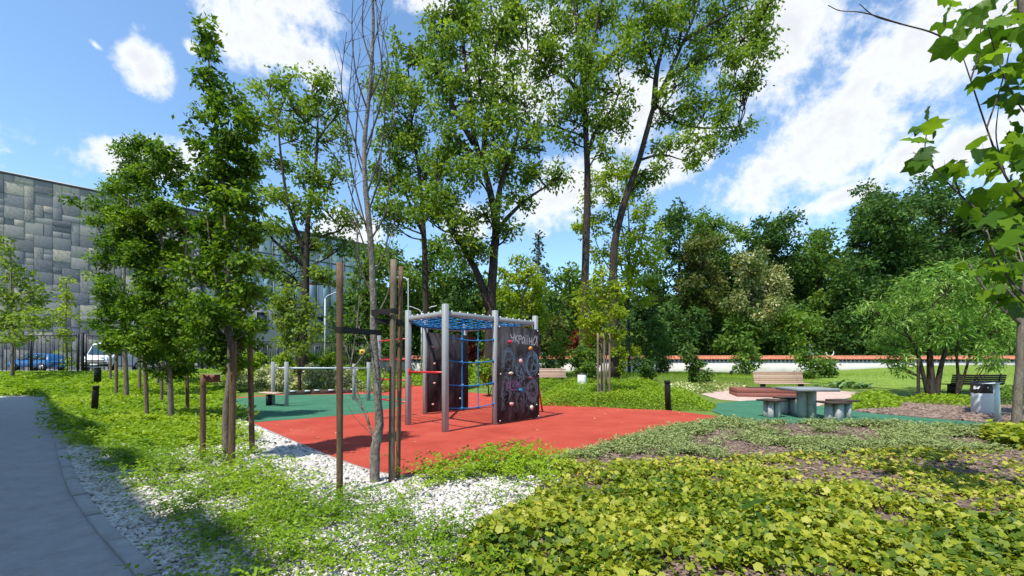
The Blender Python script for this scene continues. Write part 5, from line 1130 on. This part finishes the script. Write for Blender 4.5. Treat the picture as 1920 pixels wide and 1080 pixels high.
# hosta clump: large leaves as parts
hb = G(1590, 728); ho = empty('hosta_clump', tuple(hb), 0, 'clump of large blue green leaves at the corner of the lawn', 'plant')
hme = [MB() for _ in range(3)]
for k, m_ in enumerate(hme): m_.add(T_OVAL[0] * np.array((1, 1.25, 1)), tris=T_OVAL[1], tone=.2 + .35 * k)
hme = [m_.mesh('leaf', M['leaf_hosta']) for m_ in hme]
for k in range(70):
    o = bpy.data.objects.new('leaf', hme[k % 3]); C.objects.link(o); o.parent = ho; x = random.uniform(-1.4, 1.2); o.location = (x, random.uniform(-.4, .4), .1 + .35 * random.random() * (1 - abs(x) / 2)); s_ = random.uniform(.28, .42); o.scale = (s_,) * 3
    o.rotation_euler = (random.gauss(0, .3), random.gauss(.25, .25), random.uniform(0, 6.3))

# ------------------------------------------------------------------ ground cover (nobody could count it)
def sprays(poly, dens_fn, n, leaf0, lift, length, lmat, name, label, ymin=2.0, stem_mat=None, pairs=9, tpl=T_RHOMB, scale_y=4.0, tonefn=None, maxs=4.5):
    """arching shoots with small leaves in pairs; shoots thin out and their leaves grow coarser with distance"""
    c = rand_in(poly, n); Y = c[:, 1]; s = np.clip(Y / scale_y, 1, maxs)
    keep = (rng.random(len(c)) < dens_fn(c[:, 0], c[:, 1])) & (rng.random(len(c)) < 1 / s ** 1.35) & (Y > ymin); c, s = c[keep], s[keep]; m = len(c); print(name, m)
    az = rng.random(m) * 6.283; L = length * (.6 + .8 * rng.random(m)) * s ** .5; lf = lift * (.4 + rng.random(m) * 1.1) * (.5 + fbm(c[:, 0], c[:, 1], .9, 4))
    z0 = H(c[:, 0], c[:, 1]); P_, N_, D_, S_, T_ = [], [], [], [], []
    ct = rng.random(m) if tonefn is None else tonefn(c[:, 0], c[:, 1])
    for k in range(pairs):
        t = (k + .5) / pairs; x = c[:, 0] + np.cos(az) * L * t; y = c[:, 1] + np.sin(az) * L * t
        z = z0 + lf * (1.9 * t - 1.1 * t * t) * 1.2 + .012 + rng.random(m) * .02
        for sg in (-1, 1):
            a = az + sg * 1.1 + rng.standard_normal(m) * .3
            P_.append(np.stack([x, y, z], 1)); D_.append(np.stack([np.cos(a), np.sin(a), rng.uniform(-.1, .5, m)], 1))
            N_.append(np.stack([rng.standard_normal(m) * .45, rng.standard_normal(m) * .45, np.ones(m)], 1)); S_.append(leaf0 * s * rng.uniform(.7, 1.3, m)); T_.append(np.clip(ct * .6 + rng.random(m) * .45, 0, 1))
    mb = MB(); scatter(mb, tpl, *[np.concatenate(a) for a in (P_, N_, D_, S_, T_)]); o = mb.build(name, lmat, kind='stuff'); return tag(o, label, 'ground cover')
redge = red_poly[:10]
def d_cover(x, y):
    dk = seg_dist(kerb_line[2:], x, y); dr = seg_dist(redge, x, y)
    n = .58 * fbm(x, y, 1.1) + .42 * fbm(x, y, 3.6, 33); near = sst(10.5, 6.8, y) * sst(-9.0, -5.2, x)
    thr = .20 + .285 * near + .60 * sst(1.0, .30, dr) * sst(-.9, -2.0, x) + .10 * sst(2.0, .6, dr)
    thr = thr - .30 * sst(-1.5, -.7, x) * sst(5.2, 5.9, y)
    thr = thr + .55 * sst(.46, .16, dk + .5 * (fbm(x, y, 1.6, 6) - .5))
    return sst(thr - .05, thr + .09, n)
def d_trail(x, y): return sst(8.0, 3.5, y) * sst(1.9, 1.2, seg_dist(kerb_line[2:], x, y)) * sst(.85, 1.1, seg_dist(kerb_line[2:], x, y)) + .25 * sst(9, 4, y) * sst(.9, 1.3, seg_dist(kerb_line[2:], x, y))
sprays(cover_poly, d_trail, 2600, .026, .16, .80, 'leaf_cover', 'trailing_shoots', 'longer dark green shoots arching out over the white pebbles', pairs=30, tonefn=lambda x, y: 0 * x)
sprays(cover_poly, d_cover, 112000, .036, .18, .34, 'leaf_cover', 'ground_cover', 'bright green trailing ground cover between the path and the rubber floor', pairs=8,
       tonefn=lambda x, y: np.clip(fbm(x, y, 1.0, 9) * 2.2 - .6, 0, 1))
ivy_poly = gp((850, 1085), (880, 1015), (960, 970), (1040, 905), (1030, 872), (1120, 872), (1250, 893), (1400, 882), (1500, 905), (1620, 915), (1700, 960), (1930, 985)) + [(6.5, 3.0, 0), (6, 2.0, 0), (0, 2.0, 0)]
n = 54000; c = rand_in(ivy_poly, n); dn = .65 * fbm(c[:, 0], c[:, 1], 1.3, 3) + .35 * fbm(c[:, 0], c[:, 1], 4.0, 31); keep = rng.random(n) < np.clip(sst(.34, .50, dn) * (1 - .45 * sst(4.2, 6.4, c[:, 1])) * sst(0, .6, seg_dist(ivy_poly[4:12], c[:, 0], c[:, 1]) + .25) , .06, 1); c = c[keep]; n = len(c)
z = .02 + (.02 + .20 * np.clip(fbm(c[:, 0], c[:, 1], 1.8, 5) - .15, 0, 1)) * rng.random(n) ** .7 * 1.25
nor = np.stack([rng.standard_normal(n) * .85, rng.standard_normal(n) * .85 - .12, np.ones(n)], 1); az = rng.random(n) * 6.283
tone = np.clip(-.22 + fbm(c[:, 0], c[:, 1], 1.1, 8) * .70 + rng.random(n) * .62 - .04, 0, .82) + np.where(rng.random(n) < .018, .18, 0)
mb = MB(); scatter(mb, T_IVY, np.stack([c[:, 0], c[:, 1], z], 1), nor, np.stack([np.cos(az), np.sin(az), -.2 * np.ones(n)], 1), rng.uniform(.028, .088, n), tone)
for _ in range(260):
    k = rng.integers(0, n); p0 = np.array((c[k, 0], c[k, 1], .03)); a_ = rng.random() * 6.283; L_ = rng.uniform(.25, .7)
    mb.tube(smooth_path([p0 + np.array((math.cos(a_) * L_ * t, math.sin(a_) * L_ * t, .05 * math.sin(3.1 * t) + .03 * rng.random())) + rng.standard_normal(3) * .02 for t in (0, .33, .66, 1)], 3), .0028, 4, False)
tag(mb.build('ivy_leaves', 'leaf_ivy', kind='stuff', smooth=True), 'carpet of yellow green ivy leaves filling the near right corner', 'ground cover')
c = rand_in(gp((1040, 880), (1200, 868), (1400, 860), (1600, 850), (1800, 840), (1930, 850), (1930, 990), (1700, 960), (1500, 905), (1250, 893)), 16000); n = len(c)
keep = rng.random(n) < sst(.44, .62, .6 * fbm(c[:, 0], c[:, 1], 1.1, 41) + .4 * fbm(c[:, 0], c[:, 1], 3.5, 42)) * .8 + .05; c = c[keep]; n = len(c); az = rng.random(n) * 6.283
mb = MB(); scatter(mb, T_IVY, np.stack([c[:, 0], c[:, 1], .025 + rng.random(n) * .07], 1), np.stack([rng.standard_normal(n) * .55, rng.standard_normal(n) * .55 - .1, np.ones(n)], 1), np.stack([np.cos(az), np.sin(az), -.2 * np.ones(n)], 1), rng.uniform(.03, .08, n), np.clip(rng.random(n) * .8 + .1, 0, 1))
tag(mb.build('ivy_leaves', 'leaf_ivy', kind='stuff', smooth=True), 'thin straggling ivy and weeds over the brown mulch at the right', 'ground cover')
tr_poly = gp((1850, 812), (1945, 815), (1945, 850), (1880, 845), (1840, 825)); c = rand_in(tr_poly, 1100); n = len(c)
mb = MB(); az = rng.random(n) * 6.283
scatter(mb, T_IVY, np.stack([c[:, 0], c[:, 1], rng.random(n) * .25 + .02], 1), np.stack([rng.standard_normal(n) * .45, rng.standard_normal(n) * .45, np.ones(n)], 1), np.stack([np.cos(az), np.sin(az), -.2 * np.ones(n)], 1), rng.uniform(.10, .17, n), rng.random(n) * .6 + .1)
tag(mb.build('ivy_leaves', 'leaf_ivy', kind='stuff', smooth=True), 'patch of ivy round the foot of the pale right hand trunk', 'ground cover')
def d_silver(x, y):
    px = 960 + F * x / y; py = HZ + F * EYE / y
    return sst(.52, .70, .6 * fbm(x, y, .8, 12) + .4 * fbm(x, y, 2.6, 13) + .20 * sst(1.6, .2, seg_dist(red_poly[7:11], x, y)) + .16 * sst(9.8, 10.9, y))
silver_poly = gp((1040, 862), (1130, 842), (1220, 815), (1365, 789), (1500, 797), (1700, 800), (1850, 806), (1900, 816), (1870, 850), (1700, 855), (1550, 880), (1400, 868), (1250, 880), (1100, 872))
sprays(silver_poly, d_silver, 30000, .034, .09, .18, 'leaf_silver', 'silvery_ground_cover', 'pale silvery green low plants along the far edge of the mulch bed', pairs=6, scale_y=6, maxs=3)
# mulch chips
def chips(poly, n, label, smin=.03, smax=.09):
    c = rand_in(poly, n); n = len(c); az = rng.random(n) * 6.283; mb = MB()
    tv = np.array([(-.5, -.18, 0), (.5, -.14, 0), (.45, .16, 0), (-.5, .14, 0), (-.45, -.12, .16), (.42, -.1, .14), (.4, .1, .16), (-.42, .1, .14)]); tf = np.array([(4, 5, 6), (4, 6, 7), (0, 1, 5), (0, 5, 4), (1, 2, 6), (1, 6, 5), (2, 3, 7), (2, 7, 6), (3, 0, 4), (3, 4, 7)])
    nor = np.stack([rng.standard_normal(n) * .25, rng.standard_normal(n) * .25, np.ones(n)], 1)
    scatter(mb, (tv, tf), np.stack([c[:, 0], c[:, 1], H(c[:, 0], c[:, 1]) + .016 + rng.random(n) * .012], 1), nor, np.stack([np.cos(az), np.sin(az), 0 * az], 1), rng.uniform(smin, smax, n))
    tag(mb.build('bark_mulch', 'mulch_chip', kind='stuff'), label, 'mulch')
chips(mulch_poly, 17000, 'brown bark mulch of the bed in the right foreground'); chips(ivy_poly, 3500, 'brown bark mulch showing through the ivy', .02, .06)
chips(gp((1600, 772), (1680, 780), (1840, 793), (1930, 799), (1930, 765), (1850, 752), (1700, 756), (1640, 760)), 3000, 'reddish bark mulch of the bed under the willow like tree', .06, .16)
# pebbles
def pebbles(poly, n, mask, label, r0, r1):
    c = rand_in(poly, n); s = np.clip(c[:, 1] / 4.2, 1, 3); keep = (rng.random(len(c)) < mask(c[:, 0], c[:, 1])) & (rng.random(len(c)) < 1 / s ** 1.7) & (c[:, 1] > 2.2); c, s = c[keep], s[keep]; n = len(c)
    bm = bmesh.new(); bmesh.ops.create_icosphere(bm, subdivisions=1, radius=1.0); bv = np.array([v.co[:] for v in bm.verts]); bf = np.array([[v.index for v in f.verts] for f in bm.faces]); bm.free()
    sc = rng.uniform(r0, r1, n)[:, None] * s[:, None] * np.stack([rng.uniform(.8, 1.4, n), rng.uniform(.7, 1.1, n), rng.uniform(.45, .75, n)], 1)
    v = bv[None] * (1 + .16 * rng.standard_normal((n, len(bv), 1))) * sc[:, None, :]; az = rng.random(n) * 6.283; ca, sa = np.cos(az)[:, None], np.sin(az)[:, None]
    w = np.stack([v[..., 0] * ca - v[..., 1] * sa, v[..., 0] * sa + v[..., 1] * ca, v[..., 2]], -1); w += np.stack([c[:, 0], c[:, 1], H(c[:, 0], c[:, 1]) + .012 + sc[:, 2] * .5 + rng.random(n) * .012], 1)[:, None, :]
    mb = MB(); mb.add(w.reshape(-1, 3), tris=(bf[None] + (np.arange(n) * len(bv))[:, None, None]).reshape(-1, 3)); tag(mb.build('pebbles', 'pebble', kind='stuff', smooth=True), label, 'gravel')
pebbles(gravel_poly, 75000, lambda x, y: np.clip(1.05 - .75 * d_cover(x, y), .12, 1), 'white rounded pebbles under the trailing ground cover', .013, .026)
# planted mound behind the red floor and further beds
mound = gp((1010, 762), (1100, 765), (1170, 768), (1250, 770), (1330, 771), (1345, 763), (1310, 745), (1250, 735), (1190, 729), (1120, 729), (1020, 732))
def clump_bed(poly, n, height, leaf, lmat, name, label, tpl=T_RHOMB, up=1.0, edge_fall=.6, tshift=0.0, thr=.25):
    c = rand_in(poly, n); dd = seg_dist(poly, c[:, 0], c[:, 1], True); nn = fbm(c[:, 0], c[:, 1], 1.2, 14); keep = rng.random(len(c)) < sst(thr - .08, thr + .1, nn + .3 * sst(0, edge_fall, dd)); c, dd, nn = c[keep], dd[keep], nn[keep]; m = len(c)
    z = H(c[:, 0], c[:, 1]) + .02 + height * sst(-.1, edge_fall, dd) * (.35 + nn) * rng.random(m) ** .45
    mb = MB(); scatter(mb, tpl, np.stack([c[:, 0], c[:, 1], z], 1), np.stack([rng.standard_normal(m) * .6, rng.standard_normal(m) * .6, np.full(m, up)], 1), rnd_dir(m, .2), leaf * rng.uniform(.7, 1.3, m), np.clip(nn * .7 + rng.random(m) * .5 - .15 + tshift, 0, 1))
    return tag(mb.build(name, lmat, kind='stuff'), label, 'ground cover')
clump_bed(mound, 20000, .50, .10, 'leaf_bed', 'planted_mound', 'low mound of green and yellowish plants behind the red floor', edge_fall=1.0)
clump_bed(gp((1590, 770), (1680, 766), (1700, 750), (1640, 738), (1600, 742)), 3500, .40, .13, 'leaf_bed', 'bed_plants', 'bright green bed plants right of the stools', edge_fall=.8, tshift=.1)
clump_bed(gp((1700, 757), (1840, 765), (1850, 752), (1800, 744), (1700, 746)), 1800, .22, .13, 'leaf_bed', 'bed_plants', 'low green plants round the feet of the willow like tree', tshift=.1)
clump_bed(gp((1850, 760), (1945, 765), (1945, 730), (1860, 735)), 2500, .5, .14, 'leaf_mid', 'bed_plants', 'green plants behind the white post at the right edge')
clump_bed(gp((1240, 736), (1330, 738), (1400, 728), (1400, 719), (1240, 722)), 2500, .18, .14, 'leaf_flower', 'bed_plants', 'pale flowering low plants behind the tall bollard', tshift=-.15)
clump_bed(gp((1000, 733), (1110, 731), (1240, 733), (1240, 722), (1110, 718), (1000, 722)), 4500, .40, .13, 'leaf_bed', 'bed_plants', 'low green plants between the mound and the shrubs', tshift=.0)
clump_bed([(-15.5, 20.5, 0), (-6, 20.3, 0), (-6.0, 22.2, 0), (-15, 23, 0)], 6000, .42, .13, 'leaf_silver', 'bed_plants', 'pale green low plants in front of the white flowering bushes')
clump_bed([(-6.2, 20.8, 0), (-4.6, 23.6, 0), (2, 24.5, 0), (2, 30, 0), (-9, 32, 0), (-9, 22, 0)], 7000, .35, .2, 'leaf_bed', 'bed_plants', 'green planting behind the climbing frame')
clump_bed([(-16, 23, 0), (-6, 22.3, 0), (-10, 34, 0), (-20, 33, 0)], 7000, .5, .22, 'leaf_bed', 'bed_plants', 'green planting at the foot of the close barred fence')
clump_bed([(-46, 22, 0), (-20, 22, 0), (-21, 33, 0), (-28, 27.6, 0), (-46, 27.6, 0)], 9000, .2, .2, 'leaf_cover', 'bed_plants', 'bright green planting before the black fence on the left')
# grass blades on the open lawns
def blades(poly, n, label, h=.12, nm='grass'):
    c = rand_in(poly, n); m = len(c); tv = np.array([(0, -.05, 0), (0, .05, 0), (1, 0, .1)]); mb = MB()
    scatter(mb, (tv, np.array([(0, 1, 2)])), np.stack([c[:, 0], c[:, 1], H(c[:, 0], c[:, 1]) + .02], 1), rng.standard_normal((m, 3)) * np.array((1, 1, .1)), np.stack([rng.standard_normal(m) * .3, rng.standard_normal(m) * .3, np.ones(m)], 1), h * rng.uniform(.6, 1.4, m), np.clip(fbm(c[:, 0], c[:, 1], .4, 2) * .7 + rng.random(m) * .4, 0, 1), )
    tag(mb.build(nm, 'blade', kind='stuff'), label, 'grass')
blades(lawn_poly, 30000, 'short mown grass of the lawn sloping up to the wall', .13)
blades([(2, 23, 0), (18, 22, 0), (18, 43.6, 0), (-8, 43.6, 0), (-4, 30, 0)], 26000, 'rough grass between the shrubs and the white wall', .2, 'rough_grass')
# fallen leaves and petals on the rubber
c = rand_in(red_poly, 150); n = len(c); mb = MB(); az = rng.random(n) * 6.283
scatter(mb, T_OVAL, np.stack([c[:, 0], c[:, 1], H(c[:, 0], c[:, 1]) + .04], 1), np.stack([rng.standard_normal(n) * .2, rng.standard_normal(n) * .2, np.ones(n)], 1), np.stack([np.cos(az), np.sin(az), 0 * az], 1), rng.uniform(.03, .08, n))
tag(mb.build('fallen_leaves', 'fallen', kind='stuff'), 'few pale fallen leaves scattered on the red rubber floor', 'fallen leaves')
def litter(poly, n, z, label, s0, s1, mat='fallen'):
    c = rand_in(poly, n); c = c[c[:, 1] > 2]; n = len(c); mb = MB(); az = rng.random(n) * 6.283
    scatter(mb, T_OVAL, np.stack([c[:, 0], c[:, 1], H(c[:, 0], c[:, 1]) + z], 1), np.stack([rng.standard_normal(n) * .3, rng.standard_normal(n) * .3, np.ones(n)], 1), np.stack([np.cos(az), np.sin(az), 0 * az], 1), rng.uniform(s0, s1, n))
    tag(mb.build('fallen_leaves', mat, kind='stuff'), label, 'fallen leaves')
litter(gravel_poly, 900, .05, 'small dry brown leaves caught among the white pebbles', .02, .05, 'mulch_chip')
litter([(-16, 15, 0), (-6, 5.5, 0), (-2.8, 3.0, 0), (-5, 2, 0), (-22, 14, 0)], 90, .026, 'few dry leaves and petals on the asphalt path', .012, .035)
litter(ivy_poly, 1400, .07, 'dry brown leaves lying among the ivy', .02, .05, 'mulch_chip')
# seedling in the ivy
sb = G(1412, 1005); sd = empty('seedling', tuple(sb), 0, 'dark green broad leaved seedling standing up out of the ivy', 'plant')
MB().tube(smooth_path([(0, 0, 0), (.01, 0, .14), (.0, 0, .28)], 4), [.005] * 9, 6).build('stem', 'leaf_plane', sd, smooth=True)
sl = MB().add(T_OVAL[0] * np.array((1, 1.1, 1)), tris=T_OVAL[1], tone=.15).mesh('leaf', M['leaf_plane'])
for k, (a, t, s_) in enumerate(((-2.7, .1, .15), (-.8, .75, .17), (.5, -.25, .15), (1.9, -.2, .12))):
    o = bpy.data.objects.new('leaf', sl); C.objects.link(o); o.parent = sd; o.location = (0, 0, .26 - .05 * (k == 1)); o.scale = (s_,) * 3; o.rotation_euler = (0, t, a)

print('TRIS', sum(len(o.data.loop_triangles) or sum(p.loop_total - 2 for p in o.data.polygons) for o in bpy.data.objects if o.type == 'MESH'))
